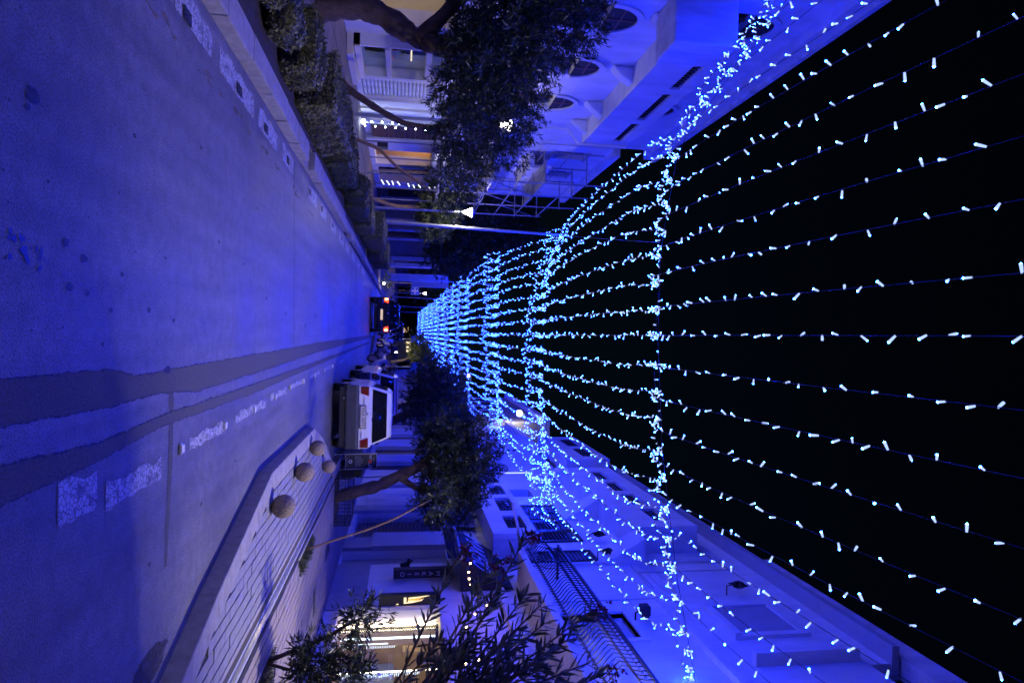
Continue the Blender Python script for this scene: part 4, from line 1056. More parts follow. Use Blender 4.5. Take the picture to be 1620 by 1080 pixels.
# cross wires with swagged garlands
for k, q in enumerate(WIRES):
    xl = q['z'][0][0]; xr = q['z'][-1][0]
    lab = {0: 'cross wire behind the viewpoint', 1: 'cross wire right above the viewpoint', 2: 'first cross wire ahead, with dense blue garland rising to the left facade', 3: 'second cross wire, blue garland loops from tall pole to the right facade', 4: 'third cross wire with looping blue garland'}.get(k, 'far cross wire with looping blue garland, one of those bunched together')
    t = E('light_garland', tuple(wp(k, 0)), lab, 'garland', 'garlands on the cross wires')
    pts = [wp(k, xl + (xr - xl) * j / 24) for j in range(25)]
    MB().tube(pts, .006, 4).build('wire', 'cord', t)
    if k == 0 or k == 1: continue
    # swags between strings
    L = []; cords = MB()
    xs = [XS[0] - .45] + XS + [XS[-1] + .3] if k > 2 else XS
    if k == 2:
        xs = [-7.3 + .4 * j for j in range(8)] + XS[1:] + [5.45, 5.75, 5.94]
    for a, b in zip(xs[:-1], xs[1:]):
        if b > xr: break
        A = wp(k, a); B = wp(k, b)
        if k == 2:
            cen = abs((a + b) / 2 + .6) < 1.9
            dep = random.uniform(.03, .07) if cen else random.uniform(.08, .3); sp_ = .24 if cen else .145
        elif k == 3:
            dep = q['sw'] * random.uniform(.75, 1.15); sp_ = .08
        else: dep = q['sw'] * random.uniform(.8, 1.2); sp_ = .085 if k < 6 else .11
        n = 8; path = []
        ydr = random.uniform(-.12, .12)
        for j in range(n + 1):
            u = j / n; p = A.lerp(B, u)
            # U shape: narrow, deep
            p.z -= dep * (1 - abs(2 * u - 1) ** 2.6); p.y += ydr * math.sin(math.pi * u) + (0 if k < 3 else .5 * dep * (1 - abs(2 * u - 1)))
            path.append(p)
        cords.tube(path, .0045, 3, cap=False)
        L += [(p, led_dir(tg)) for p, tg in along(path, lambda s, tot: sp_)]
        # knot of lights where each string is tied
        if k in (2, 3, 4):
            for _ in range(5 if k == 2 else 3): L.append((B + Vector((random.gauss(0, .03), random.gauss(0, .05), random.gauss(-.03, .03))), led_dir(Vector((0, 1, 0)))))
    cords.build('cord', 'cord', t)
    bulbs_mesh(L, t, LED_M if k < 4 else LED_F)
# garland that trails down the right facade from the second cross wire
t = E('light_garland', (5.4, 24, 6.6), 'blue garland loops bunched against the right facade under the second cross wire', 'garland', 'garlands on the cross wires')
L = []; cords = MB()
for a, b, dep in (((5.9, 23.5, 7.0), (5.2, 22.2, 6.9), .9), ((5.2, 22.2, 6.9), (5.85, 21.2, 6.6), .8), ((5.2, 24.2, 6.95), (4.6, 22.6, 6.9), .8), ((4.6, 22.6, 6.9), (5.85, 20.4, 6.5), .5)):
    path = catenary(Vector(a), Vector(b), dep, 12); cords.tube(path, .0045, 3, cap=False); L += [(p, led_dir(tg)) for p, tg in along(path, lambda s, tot: .11)]
cords.build('cord', 'cord', t); bulbs_mesh(L, t, LED_M)
# thin stay wires
for a, b, lab in (((-4.37, 28.55, 8.2), (-1.9, 12.8, 6.6), 'thin stay wire from the tall pole toward the first cross wire'), ((-5.2, 28.6, 4.0), (-3.4, 33, 3.4), 'thin cable sagging from the street lamp'), ((5.95, 26, 9), (3.9, 31, 5.6), 'thin cable from the right facade to the far poles')):
    t = E('cable', a, lab, 'cable'); MB().tube(catenary(Vector(a), Vector(b), .35, 10), .0028, 3).build('strand', 'grey_paint', t)
#@FURNITURE
# ================================================================== POLES AND LAMPS
def tall_pole(x, y, h, r, lab, lean=.25):
    t = E('tall_pole', (x, y, .1), lab, 'pole', 'tall tapering poles on the left pavement')
    MB().lathe([(r * 2.2, 0), (r * 2.2, .05), (r * 1.4, .1), (r * 1.3, .5)], (x, y, .1), 12).build('base', 'pole_paint', t)
    MB().tube([(x, y, .1), (x + lean, y - .1, h)], [r, r * .6], 12).build('shaft', 'pole_paint', t)
    MB().lathe([(r * .8, 0), (r * .8, .06), (.01, .09)], (x + lean, y - .1, h), 10).build('cap', 'pole_paint', t)
tall_pole(-4.65, 28.9, 8.5, .085, 'nearest tall bare pole holding the second cross wire, beside the street lamp')
tall_pole(-4.65, 58, 9.0, .085, 'second tall bare pole, past the pale pavilion')
tall_pole(-4.65, 87, 8.5, .085, 'third tall bare pole, behind the black car')
tall_pole(-4.65, 116, 8.2, .085, 'fourth tall bare pole far down the street')
tall_pole(-4.65, 145, 8, .085, 'farthest tall bare pole, at the end of the lights')
def street_lamp(x, y, h, lab, power, spot=False):
    t = E('street_lamp', (x, y, .1), lab, 'street lamp', 'globe street lamps')
    MB().tube([(x, y, .1), (x, y, h - .05)], [.055, .035], 10).build('post', 'pole_paint', t)
    for z in (.9, 2.4, 3.2):
        MB().lathe([(.05, 0), (.065, .02), (.05, .05)], (x, y, z), 10).build('collar', 'pole_paint', t)
    MB().lathe([(.03, 0), (.05, .03), (.09, .12), (.19, .36), (.20, .38)], (x, y, h), 14).build('lamp_glass', 'lamp_glow', t)
    MB().lathe([(.21, 0), (.20, .05), (.10, .10), (.02, .13)], (x, y, h + .382), 14).build('lamp_cap', 'blue_sign', t)
    if power:
        ld_ = bpy.data.lights.new('lamp_light', 'SPOT' if spot else 'POINT'); ld_.energy = power; ld_.color = LAMP_C; ld_.shadow_soft_size = .12
        if spot: ld_.spot_size = R(162); ld_.spot_blend = .2
        lo = bpy.data.objects.new('lamp_light', ld_); col.objects.link(lo); lo.parent = t; lo.location = (0.0, 0, h - .1 - .12)
    return t
street_lamp(-5.15, 28.6, 4.0, 'lit bell-shaped street lamp on slim post beside the tall pole, nearest in view', LAMP_W * 1.1)
street_lamp(-6.35, 20.4, 4.35, 'lit street lamp half hidden in the dark crown of the left tree', LAMP_W * .4)
street_lamp(-5.5, 75, 4.0, 'lit street lamp beyond the pale pavilion', LAMP_W * .5)
street_lamp(-5.4, 91, 4.0, 'smallest lit street lamp, above the blue road sign', LAMP_W * .4)
fw = E('wall_floodlight', (5.6, 9.0, 6.8), 'floodlight on the right facade outside the frame, lighting the road', 'floodlight')
MB().box(5.45, 5.7, 8.85, 9.15, 6.85, 7.05).build('housing', 'black_paint', fw); MB().tube([(5.7, 9, 6.95), (5.95, 9, 6.95)], .025, 6).build('bracket', 'black_iron', fw)
ld_ = bpy.data.lights.new('flood_beam', 'SPOT'); ld_.energy = 1400; ld_.color = LAMP_C; ld_.shadow_soft_size = .16; ld_.spot_size = R(100); ld_.spot_blend = .45
lo = bpy.data.objects.new('flood_beam', ld_); col.objects.link(lo); lo.parent = fw; lo.location = (-.05, 0, 0)
lo.rotation_euler = Vector((-4.8, 2.6, -6.6)).to_track_quat('-Z', 'Y').to_euler()
street_lamp(-5.2, -4.0, 4.6, 'street lamp behind the viewpoint, on the left pavement', LAMP_W * 4.2, spot=True)
def wall_lamp(x, y, z, lab, power):
    t = E('wall_lamp', (x, y, z), lab, 'lamp', 'bright lamps on the right side')
    MB().lathe([(.12, 0), (.2, .08), (.2, .25), (.1, .34)], (x, y, z), 12).build('lamp_glass', 'lamp_glow', t)
    MB().tube([(x, y, z + .3), (x, y, z + .5), (x + .8, y, z + .5)], .03, 6).build('arm', 'pole_paint', t)
    ld_ = bpy.data.lights.new('lamp_light', 'POINT'); ld_.energy = power; ld_.color = LAMP_C; ld_.shadow_soft_size = .15
    lo = bpy.data.objects.new('lamp_light', ld_); col.objects.link(lo); lo.parent = t; lo.location = (-.05, 0, -.2)
wall_lamp(5.3, 46.5, 9.5, 'brilliant white-yellow lamp on the right, behind the second garland', LAMP_W * .6)
wall_lamp(5.4, 92, 10.2, 'small bright lamp far on the right, among the lights', LAMP_W * .4)

# ================================================================== VEGETATION
def superbox(n, c, r, e=.35):
    """points and normals on a rounded box"""
    p = rng.uniform(-1, 1, size=(n, 3)); ax = rng.integers(0, 3, n); sg = rng.choice([-1, 1], n)
    area = np.array([r[1] * r[2], r[0] * r[2], r[0] * r[1]]); ax = rng.choice(3, n, p=area / area.sum())
    p[np.arange(n), ax] = sg
    q = p / np.linalg.norm(p, axis=1, keepdims=True)
    v = p * (1 - e) + q * e
    nr = np.sign(p) * (np.abs(p) ** 6); nr /= np.linalg.norm(nr, axis=1, keepdims=True) + 1e-9
    return v * np.array(r) + np.array(c), nr
def hedge(c, r, lab, n=9000, e=.35, mt='hedge_leaf', leaf=.046, group='clipped hedges along the left kerb', cat='hedge', ball=False):
    t = E('clipped_hedge', (c[0], c[1], .12), lab, cat, group)
    P, N = superbox(n, c, r, e)
    lump = np.sin(P[:, 0] * 9 + P[:, 1] * 7) * np.sin(P[:, 2] * 11 + P[:, 1] * 5) * .035
    P = P + N * (lump[:, None] - np.abs(rng.normal(0, .03, (n, 1))))
    ok = P[:, 2] > .13; P, N = P[ok], N[ok]
    N2 = N + rng.normal(0, .32, P.shape); N2 /= np.linalg.norm(N2, axis=1, keepdims=True)
    D = np.cross(N2, rng.normal(size=P.shape)); D /= np.linalg.norm(D, axis=1, keepdims=True)
    S = np.cross(D, N2); Ll = rng.uniform(.6, 1.3, (len(P), 1)) * leaf; Ww = rng.uniform(.4, .7, (len(P), 1)) * leaf
    mesh_quads('foliage', np.stack([P, P + D * Ll * .5 + S * Ww * .5, P + D * Ll, P + D * Ll * .5 - S * Ww * .5], axis=1), mt, t)
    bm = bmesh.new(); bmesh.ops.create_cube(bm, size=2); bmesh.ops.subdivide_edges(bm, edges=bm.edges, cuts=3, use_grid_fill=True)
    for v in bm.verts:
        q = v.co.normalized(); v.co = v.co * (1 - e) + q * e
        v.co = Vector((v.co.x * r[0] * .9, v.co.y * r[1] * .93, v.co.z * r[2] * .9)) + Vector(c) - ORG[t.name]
    me = bpy.data.meshes.new('inner_core'); bm.to_mesh(me); bm.free(); link('inner_core', me, 'hedge_dark', t)  # solid dark core added inside so the hedge is not see-through
    return t
def hg(x, y, hw, hl, top, *a, **k): return hedge((x, y, (top + .1) / 2), (hw, hl, (top - .1) / 2), *a, **k)
hg(-3.6, 5.15, .46, .55, .70, 'loose grey-green bush nearest the left picture edge', 6000, .7)
hg(-3.58, 6.7, .46, .60, .60, 'rounded pale grey bush, second behind the left kerb', 7000, .95)
hg(-3.52, 7.85, .40, .44, .54, 'smallest round pale bush between two larger ones', 5500, .95)
hg(-3.55, 8.95, .44, .50, .62, 'green rounded hedge with pale flat top before the long box hedge', 7000, .4)
hg(-3.53, 11.35, .43, 1.62, .70, 'long box-cut green hedge with bright leafy top behind the left kerb', 20000, .12)
hg(-3.58, 14.5, .44, 1.35, .62, 'dark box-cut hedge before the cone shrub', 12000, .2, 'hedge_dark')
hg(-3.50, 16.9, .32, .36, .82, 'dark upright cone-shaped shrub with small tuft', 5000, .75, 'hedge_dark', cat='shrub')
hg(-3.55, 18.9, .42, 1.4, .68, 'black-green block hedge beside the tall pole', 10000, .2, 'hedge_dark')
hg(-3.55, 21.8, .42, 1.2, .70, 'mossy block hedge after the dark block', 9000, .2)
hg(-3.7, 25.6, .55, 2.0, .98, 'pale rounded tall hedge, lit blue on its top', 14000, .3)
hg(-3.5, 29.6, .42, 1.5, .72, 'dark low hedge past the pale tall one', 7000, .2, 'hedge_dark')
hg(-3.7, 33.4, .5, 1.8, .95, 'last tall hedge before the gap in the kerb', 9000, .25)

def trunk(path, radii, parent, mt='bark', name='trunk', n=10, knob=.12):
    # resample with lumpy radius
    P = []; Rr = []
    for i in range(len(path) - 1):
        a, b = Vector(path[i]), Vector(path[i + 1])
        for k in range(4):
            u = k / 4; P.append(a.lerp(b, u)); Rr.append((radii[i] * (1 - u) + radii[i + 1] * u) * random.uniform(1 - knob, 1 + knob))
    P.append(Vector(path[-1])); Rr.append(radii[-1])
    Q = [P[0]] + [(P[i - 1] + P[i] * 2 + P[i + 1]) / 4 for i in range(1, len(P) - 1)] + [P[-1]]
    return MB().tube(Q, Rr, n).build(name, mt, parent, smooth=True)
def crown(parent, ells, nclump, per, L, W, mt, droop=.1, shell=.55, name='crown'):
    P = []; D = []
    vol = np.array([e[3] * e[4] * e[5] for e in ells]) ** .67; pr = vol / vol.sum()
    for c in range(nclump):
        e = ells[rng.choice(len(ells), p=pr)]
        d = rng.normal(size=3); d /= np.linalg.norm(d)
        rad = rng.uniform(shell, 1.0) if rng.random() < .8 else rng.uniform(.2, shell)
        rad *= 1 + .13 * math.sin(d[0] * 5 + c % 7) + rng.normal(0, .05)
        ctr = np.array(e[:3]) + d * rad * np.array(e[3:])
        tip = d * .8 + rng.normal(0, .5, 3) + np.array([0, 0, .35]); tip /= np.linalg.norm(tip)
        n = per; s = rng.uniform(0, 1, n)
        P.append(ctr + tip * (s[:, None] * L * 1.8)); 
        dd = tip + rng.normal(0, .75, (n, 3)); dd[:, 2] -= droop; D.append(dd)
    P = np.concatenate(P); D = np.concatenate(D)
    n = len(P)
    return mesh_quads(name, leaves(P, D, rng.uniform(.6, 1.15, n) * L, rng.uniform(.7, 1.2, n) * W), mt, parent)
# big near left tree
t = E('oleander_tree', (-5.5, 12, .1), 'thick twisted tree nearest on the left, its trunk crossing the lit cafe', 'tree')
trunk([(-5.5, 12.1, .0), (-5.56, 12, .5), (-5.56, 12, .95), (-5.42, 12, 1.3), (-5.2, 12, 1.65), (-5.08, 12, 1.9)], [.26, .22, .21, .20, .18, .16], t, knob=.14)
trunk([(-5.1, 12, 1.85), (-5.4, 11.9, 2.15), (-5.9, 11.8, 2.6), (-6.4, 11.6, 3.3)], [.17, .13, .10, .05], t, name='limb')
trunk([(-5.08, 12, 1.88), (-4.9, 11.8, 2.4), (-4.7, 11.5, 3.0), (-4.6, 11.2, 3.8)], [.16, .12, .09, .04], t, name='limb')
trunk([(-5.08, 12, 1.88), (-5.2, 12.3, 2.6), (-5.3, 12.6, 3.3), (-5.4, 12.8, 4.2)], [.15, .11, .08, .04], t, name='limb')
crown(t, [(-4.75, 11.6, 3.15, 1.1, 1.5, .9), (-5.6, 12.0, 3.5, 1.2, 1.5, 1.2), (-5.75, 11.5, 4.25, 1.0, 1.2, .75), (-4.3, 11.2, 2.8, .85, 1.2, .65)], 1700, 17, .15, .026, 'oleander')
t = E('oleander_tree', (-5.95, 16.7, .1), 'slender leaning tree before the blue roller shutter', 'tree')
trunk([(-5.93, 16.7, .05), (-5.69, 16.7, .39), (-5.42, 16.7, .84), (-5.23, 16.7, 1.2), (-5.05, 16.7, 1.6), (-5.0, 16.7, 2.1), (-5.1, 16.7, 2.7)], [.11, .09, .08, .075, .07, .065, .05], t)
trunk([(-5.0, 16.7, 2.0), (-4.8, 16.5, 2.6), (-4.7, 16.3, 3.4)], [.05, .04, .02], t, name='limb')
crown(t, [(-5.1, 16.6, 3.2, 1.15, 1.4, 1.0), (-5.3, 16.4, 4.0, 1.3, 1.3, .85), (-4.7, 16.2, 2.9, .8, 1.2, .7)], 1000, 16, .15, .026, 'oleander')
t = E('oleander_tree', (-5.95, 21.5, .1), 'thin leaning tree before the scaffolding, with sparse yellowish crown', 'tree')
trunk([(-5.94, 21.5, .05), (-5.69, 21.5, .81), (-5.2, 21.5, 1.3), (-4.8, 21.5, 1.9), (-4.5, 21.5, 2.4)], [.06, .05, .045, .04, .03], t, 'bark_pale')
crown(t, [(-4.8, 21.5, 3.0, 1.0, 1.2, .75), (-5.3, 21.6, 3.7, .9, 1.1, .7)], 480, 14, .14, .026, 'oleander')
t = E('broad_tree', (-5.5, 33, .1), 'yellow-green lit tree by the nearest street lamp', 'tree')
trunk([(-6.0, 31, .05), (-5.7, 31.2, 1.2), (-5.8, 31.4, 2.4)], [.09, .08, .06], t, 'bark_pale')
crown(t, [(-6.0, 31.5, 3.2, 1.3, 1.6, 1.1), (-5.2, 32, 2.9, .9, 1.3, .8)], 800, 16, .16, .045, 'tree_yellow')
t = E('broad_tree', (-6.6, 46, .1), 'large black-green tree mass rising behind the tall poles', 'tree')
trunk([(-6.6, 46, .05), (-6.5, 46, 2), (-6.4, 46, 4.5)], [.3, .26, .18], t)
crown(t, [(-6.6, 45, 6.0, 2.6, 4, 2.9), (-5.6, 44, 4.6, 1.7, 3, 1.6), (-7.5, 46, 8.2, 2.2, 3, 2.4), (-8.5, 40, 6, 1.8, 3, 2.2)], 2300, 14, .32, .10, 'tree_dark')
# right side
t = E('oleander_tree', (4.0, 17, .1), 'rough-barked oleander tree inside the black wire guard on the right pavement', 'tree')
trunk([(4.02, 17, .05), (3.84, 17, .72), (3.73, 17, 1.17), (3.5, 17, 1.62), (3.34, 17, 2.0), (3.2, 17, 2.5)], [.17, .14, .15, .15, .12, .09], t, knob=.2)
trunk([(3.5, 17, 1.6), (3.8, 16.9, 2.1), (4.1, 16.8, 2.8)], [.09, .07, .03], t, name='limb')
trunk([(3.34, 17, 1.95), (2.9, 17, 2.5), (2.6, 17, 3.1)], [.08, .06, .03], t, name='limb')
crown(t, [(3.4, 17, 2.95, 1.05, 1.3, .95), (3.0, 17, 3.2, 1.0, 1.2, .95), (4.1, 17, 2.85, .75, 1.1, .75), (2.6, 17, 2.7, .7, 1, .6)], 1500, 16, .15, .026, 'oleander')
t = E('oleander_tree', (2.9, 24, .1), 'darker oleander tree beyond, over the parked white cars', 'tree')
trunk([(3.7, 24, .05), (3.2, 24, 1.0), (2.8, 24, 1.8), (2.6, 24, 2.4)], [.2, .17, .15, .1], t)
crown(t, [(2.4, 24, 2.8, 1.3, 1.5, 1.0), (3.2, 24.5, 3.3, 1.2, 1.4, .9), (1.7, 24, 2.5, .7, 1.2, .6)], 1200, 15, .16, .03, 'oleander')
t = E('oleander_tree', (3.4, 31, .1), 'third dark oleander tree, above the motorcycles', 'tree')
trunk([(3.7, 31, .05), (3.3, 31, 1.4), (3.0, 31, 2.4)], [.16, .13, .09], t)
crown(t, [(2.6, 31, 3.3, 1.5, 1.8, 1.3), (3.6, 32, 3.2, 1.2, 1.6, 1.3)], 900, 14, .2, .05, 'tree_dark')
t = E('broad_tree', (2.0, 62, .1), 'tree lit yellow from below far behind the motorcycles', 'tree')
trunk([(2.6, 62, .05), (2.4, 62, 1.6), (1.9, 62, 2.6)], [.14, .12, .08], t)
crown(t, [(1.3, 62, 2.9, 1.5, 1.5, .9), (2.2, 62, 3.6, 1.2, 1.5, .7)], 500, 12, .22, .08, 'tree_yellow')
ld_ = bpy.data.lights.new('lamp_light', 'POINT'); ld_.energy = LAMP_W * .45; ld_.color = (1, .85, .3); ld_.shadow_soft_size = .08
gl = E('ground_lamp', (1.6, 60.6, .9), 'low yellow garden lamp lighting the far tree', 'lamp')
MB().lathe([(.05, 0), (.08, .05), (.08, .16), (.05, .2)], (1.6, 60.6, .9), 10).build('lamp_glass', 'lamp_glow', gl); MB().tube([(1.6, 60.6, 0), (1.6, 60.6, .9)], .03, 6).build('post', 'black_iron', gl)
lo = bpy.data.objects.new('lamp_light', ld_); col.objects.link(lo); lo.parent = gl; lo.location = (0, 0, .35)
FARL = ['darkest', 'tallest', 'widest', 'thin', 'round', 'low']
for i, (x, y, z, r) in enumerate([(-9, 66, 5, 3.4), (-10, 82, 5, 4), (-8.5, 104, 4.2, 3), (9, 128, 4, 3.5), (-3, 172, 3.2, 4.0), (4, 176, 3.0, 4.2), (-9, 160, 3.6, 4.5)]):
    t = E('broad_tree', (x, y, 0), ['dark broad tree on the far left behind the low building', 'second dark broad tree on the far left', 'third dark tree on the far left, beyond the poles', 'dark tree behind the farthest right building', 'wide dark tree blocking the street end, left of centre', 'wide dark tree blocking the street end, right of centre', 'dark tree at the far left of the street end'][i], 'tree', 'dark far trees at the end of the street')
    trunk([(x, y, 0), (x, y, z)], [.2, .14], t); crown(t, [(x, y, z, r, r, z * .62)], 330, 12, .5, .2, 'tree_dark')
# sapling tied in its slot
t = E('oleander_sapling', (3.63, 11.7, .14), 'thin leaning sapling with bare reddish stem before the lattice grille', 'tree')
trunk([(3.64, 11.7, .1), (3.43, 11.7, .73), (3.31, 11.7, 1.14), (3.15, 11.7, 1.56), (2.92, 11.7, 2.0), (2.82, 11.7, 2.2)], [.02, .019, .019, .017, .015, .012], t, 'bark_pale', knob=.06, name='stem')
crown(t, [(2.82, 11.7, 2.35, .28, .35, .22)], 50, 13, .11, .02, 'oleander')
# small oleander in the near bed
t = E('oleander_shrub', (4.02, 8.6, .14), 'small dark oleander with curved reddish stem before the lit shop window', 'shrub')
trunk([(4.02, 8.6, .1), (3.85, 8.6, .56), (3.73, 8.6, .86), (3.62, 8.6, 1.05), (3.5, 8.6, 1.3)], [.028, .026, .024, .02, .012], t, 'bark', name='stem', knob=.06)
trunk([(4.02, 8.6, .1), (4.1, 8.5, .5), (4.25, 8.5, 1.0)], [.02, .016, .01], t, 'bark', name='stem', knob=.06)
crown(t, [(3.5, 8.6, 1.22, .17, .3, .22), (3.78, 8.55, .95, .12, .2, .12), (4.05, 8.5, .72, .28, .35, .22), (4.25, 8.5, 1.1, .22, .3, .28), (3.95, 8.4, .55, .14, .2, .12)], 210, 12, .14, .024, 'oleander', shell=.2)
# big near oleander with flowers, leaves of two bent segments
t = E('oleander_shrub', (3.35, 5.9, .14), 'near leafy oleander with red flower sprigs before the iron balcony', 'shrub')
tips = []
for k in range(33):
    bx_, by_ = 3.85 + random.uniform(-.15, .15), 5.8 + random.uniform(-.2, .2)
    ex = random.uniform(2.15, 3.3); ez = 1.95 + random.uniform(0, 1.4); ey = 5.75 + random.uniform(-.55, .45)
    if k < 6: ex, ey, ez = [(1.86, 5.8, 2.2), (1.72, 5.8, 2.78), (2.35, 5.7, 3.35), (2.0, 5.9, 2.5), (2.6, 5.8, 2.05), (2.9, 5.7, 3.5)][k]
    mid = (max(ex + .35, 3.0) * .7 + bx_ * .3, (by_ + ey) / 2, min(2.0, ez * .72))
    trunk([(bx_, by_, .12), mid, (ex, ey, ez)], [.022, .014, .006], t, 'bark_pale', name='stem', knob=.05, n=6)
    tips.append((Vector(mid), Vector((ex, ey, ez))))
P = []; D = []
for a, b in tips:
    ax = (b - a).normalized(); n = 56
    for j in range(n):
        u = 1 - (random.random() ** 1.3) * .75
        p = a.lerp(b, u); q = Vector((random.gauss(0, 1), random.gauss(0, 1), random.gauss(0, 1))); q = (q - ax * q.dot(ax)).normalized()
        P.append(p); D.append(q * random.uniform(.5, 1) + ax * random.uniform(.5, 1.2))
P = np.array(P); D = np.array(D); D /= np.linalg.norm(D, axis=1, keepdims=True); n = len(P)
Lh = rng.uniform(.10, .19, (n, 1)); Wd = rng.uniform(.018, .032, (n, 1))
S = np.cross(D, rng.normal(size=(n, 3))); S /= np.linalg.norm(S, axis=1, keepdims=True); Nn = np.cross(D, S)
m1 = P + D * Lh * .35; m2 = P + D * Lh * .75 - Nn * Lh * .05; tp = P + D * Lh - Nn * Lh * .12
mesh_quads('foliage', np.stack([P, m1 + S * Wd * .5, m2 + S * Wd * .38, tp, m2 - S * Wd * .38, m1 - S * Wd * .5], axis=1), 'oleander_near', t, per=6)
fl_ = [(0, .05), (1, .05), (2, .06), (3, .06), (5, .05)]
for idx, s in fl_:
    b = tips[idx][1]; Pf = np.array(b) + rng.normal(0, s * .8, (16, 3)) + np.array([0, 0, .06]); 
    mesh_quads('blossoms', leaves(np.repeat(Pf, 4, 0), rng.normal(size=(64, 3)), .04, .025), 'flower', t, kind='stuff')
# warm fairy lights threaded through it / strung in front of the shop
t = E('warm_light_string', (4.9, 11, 2.5), 'warm white bulb string draped behind the near oleander toward the awning', 'string lights')
path = []
for a, b in (((5.2, 15.6, 3.3), (5.5, 13.6, 3.5)), ((5.5, 13.6, 3.5), (5.2, 12.2, 2.9)), ((5.2, 12.2, 2.9), (5.7, 11.2, 3.4)), ((5.7, 11.2, 3.4), (5.0, 10.6, 2.7))): path += catenary(Vector(a), Vector(b), .2, 6)
MB().tube(path, .005, 3).build('cord', 'black_paint', t)
for p, tg in along(path, lambda s, tot: .34): MB().lathe([(.006, 0), (.018, .012), (.018, .03), (.006, .04)], tuple(p), 6).build('bulb', 'warm_bulb', t)
t = E('warm_light_string', (5.4, 12, 2), 'warm bulb string hanging inside the lit shop window', 'string lights')
path = catenary(Vector((6.42, 12.3, 2.5)), Vector((6.42, 12.2, 1.2)), .0, 5) + catenary(Vector((6.42, 12.0, 1.2)), Vector((6.42, 12.1, .7)), .1, 4)
MB().tube(path, .004, 3).build('cord', 'black_paint', t)
for p, tg in along(path, lambda s, tot: .28): MB().lathe([(.006, 0), (.02, .012), (.02, .03), (.006, .04)], tuple(p), 6).build('bulb', 'warm_bulb', t)
# wire of cold lights wound on the left post
t = E('wound_light_post', (-6.9, 23, .1), 'slim post wound with cold white lights beside the timber kiosk', 'lights')
MB().tube([(-6.93, 23, .1), (-6.85, 23, 3.2)], .03, 8).build('post', 'grey_paint', t)
for k in range(26):
    z = .25 + k * .11; a = k * 2.1
    MB().lathe([(.01, 0), (.024, .015), (.01, .04)], (-6.9 + .09 * math.cos(a) + .01 * random.random(), 23 + .09 * math.sin(a), z), 5).build('bulb', 'fairy_white', t)
bx('lamp_box', 'fairy_white', t, -6.98, -6.86, 22.9, 23.0, .18, .26)
# ground plants in slots
for (x0, x1, y0, y1, lab) in ((3.97, 4.43, 6.3, 8.9, 'low dark weeds in the near tree slot'), (3.6, 3.84, 11.05, 12.5, 'pale weeds in the sapling slot')):
    n = 900; P = np.stack([rng.uniform(x0, x1, n), rng.uniform(y0, y1, n), np.full(n, .14)], 1); D = rng.normal(0, .6, (n, 3)); D[:, 2] = np.abs(D[:, 2]) + .4
    o = mesh_quads('ground_weeds', leaves(P, D, rng.uniform(.04, .13, n), rng.uniform(.008, .018, n)), 'ground_leaf', None, kind='stuff'); o['label'] = lab
#@OBJECTS
# ================================================================== STONE BALLS
bd = bpy.data.meshes.new('ball')
bm = bmesh.new(); bmesh.ops.create_uvsphere(bm, u_segments=32, v_segments=20, radius=1)
for v in bm.verts:
    if v.co.z < -.93: v.co.z = -.93
bm.to_mesh(bd); bm.free(); bd.materials.append(M['granite']); bd.polygons.foreach_set('use_smooth', [True] * len(bd.polygons))
for (x, y, r, lab, z0) in ((2.13, 8.62, .155, 'largest speckled stone ball, nearest on the paved island', .15), (2.07, 10.4, .155, 'second speckled stone ball along the island kerb', .15), (1.98, 12.0, .145, 'third stone ball at the island corner', .15), (2.66, 13.9, .14, 'small dark stone ball by the angled kerb', .15),
                           (1.15, 36.5, .3, 'pinkish stone ball on the far island', .1), (1.05, 42.0, .3, 'pale stone ball at the far kerb end', .1), (2.2, 42.5, .28, 'farthest pinkish stone ball beside the sign post', .1)):
    o = bpy.data.objects.new('stone_ball', bd); col.objects.link(o); o.location = (x, y, z0 + r * .9); r *= .92; o.scale = (r, r, r); o.rotation_euler = (0, 0, x * 5)
    tag(o, lab, 'bollard', 'stone ball bollards')
struct('far_island', MB().prism([(.15, 37.5), (1.2, 34.3), (3.2, 34.3), (3.2, 60), (.15, 60)], 'z', -.1, .14), 'paver')

# ================================================================== CARS
def loft(secs, closed_ends=True):
    """secs: list of (y, [(x, z)...] half outline from bottom centre to top centre)"""
    mb = MB(); rings = []
    for y, h in secs:
        full = [(x, z) for x, z in h] + [(-x, z) for x, z in h[::-1] if x > 1e-6]
        rings.append([(x, y, z) for x, z in full])
    n = len(rings[0]); 
    for r in rings: mb.v.extend(r)
    for i in range(len(rings) - 1):
        for k in range(n):
            k2 = (k + 1) % n; mb.f.append((i * n + k, i * n + k2, (i + 1) * n + k2, (i + 1) * n + k))
    mb.f.append(tuple(range(n - 1, -1, -1))); b = (len(rings) - 1) * n; mb.f.append(tuple(b + k for k in range(n)))
    return mb
def body_half(hw, zb, zt):
    return [(0, zb), (hw * .86, zb), (hw * .95, zb + .06), (hw, zb + .2), (hw, zt - .22), (hw * .985, zt - .08), (hw * .94, zt), (0, zt + .015)]
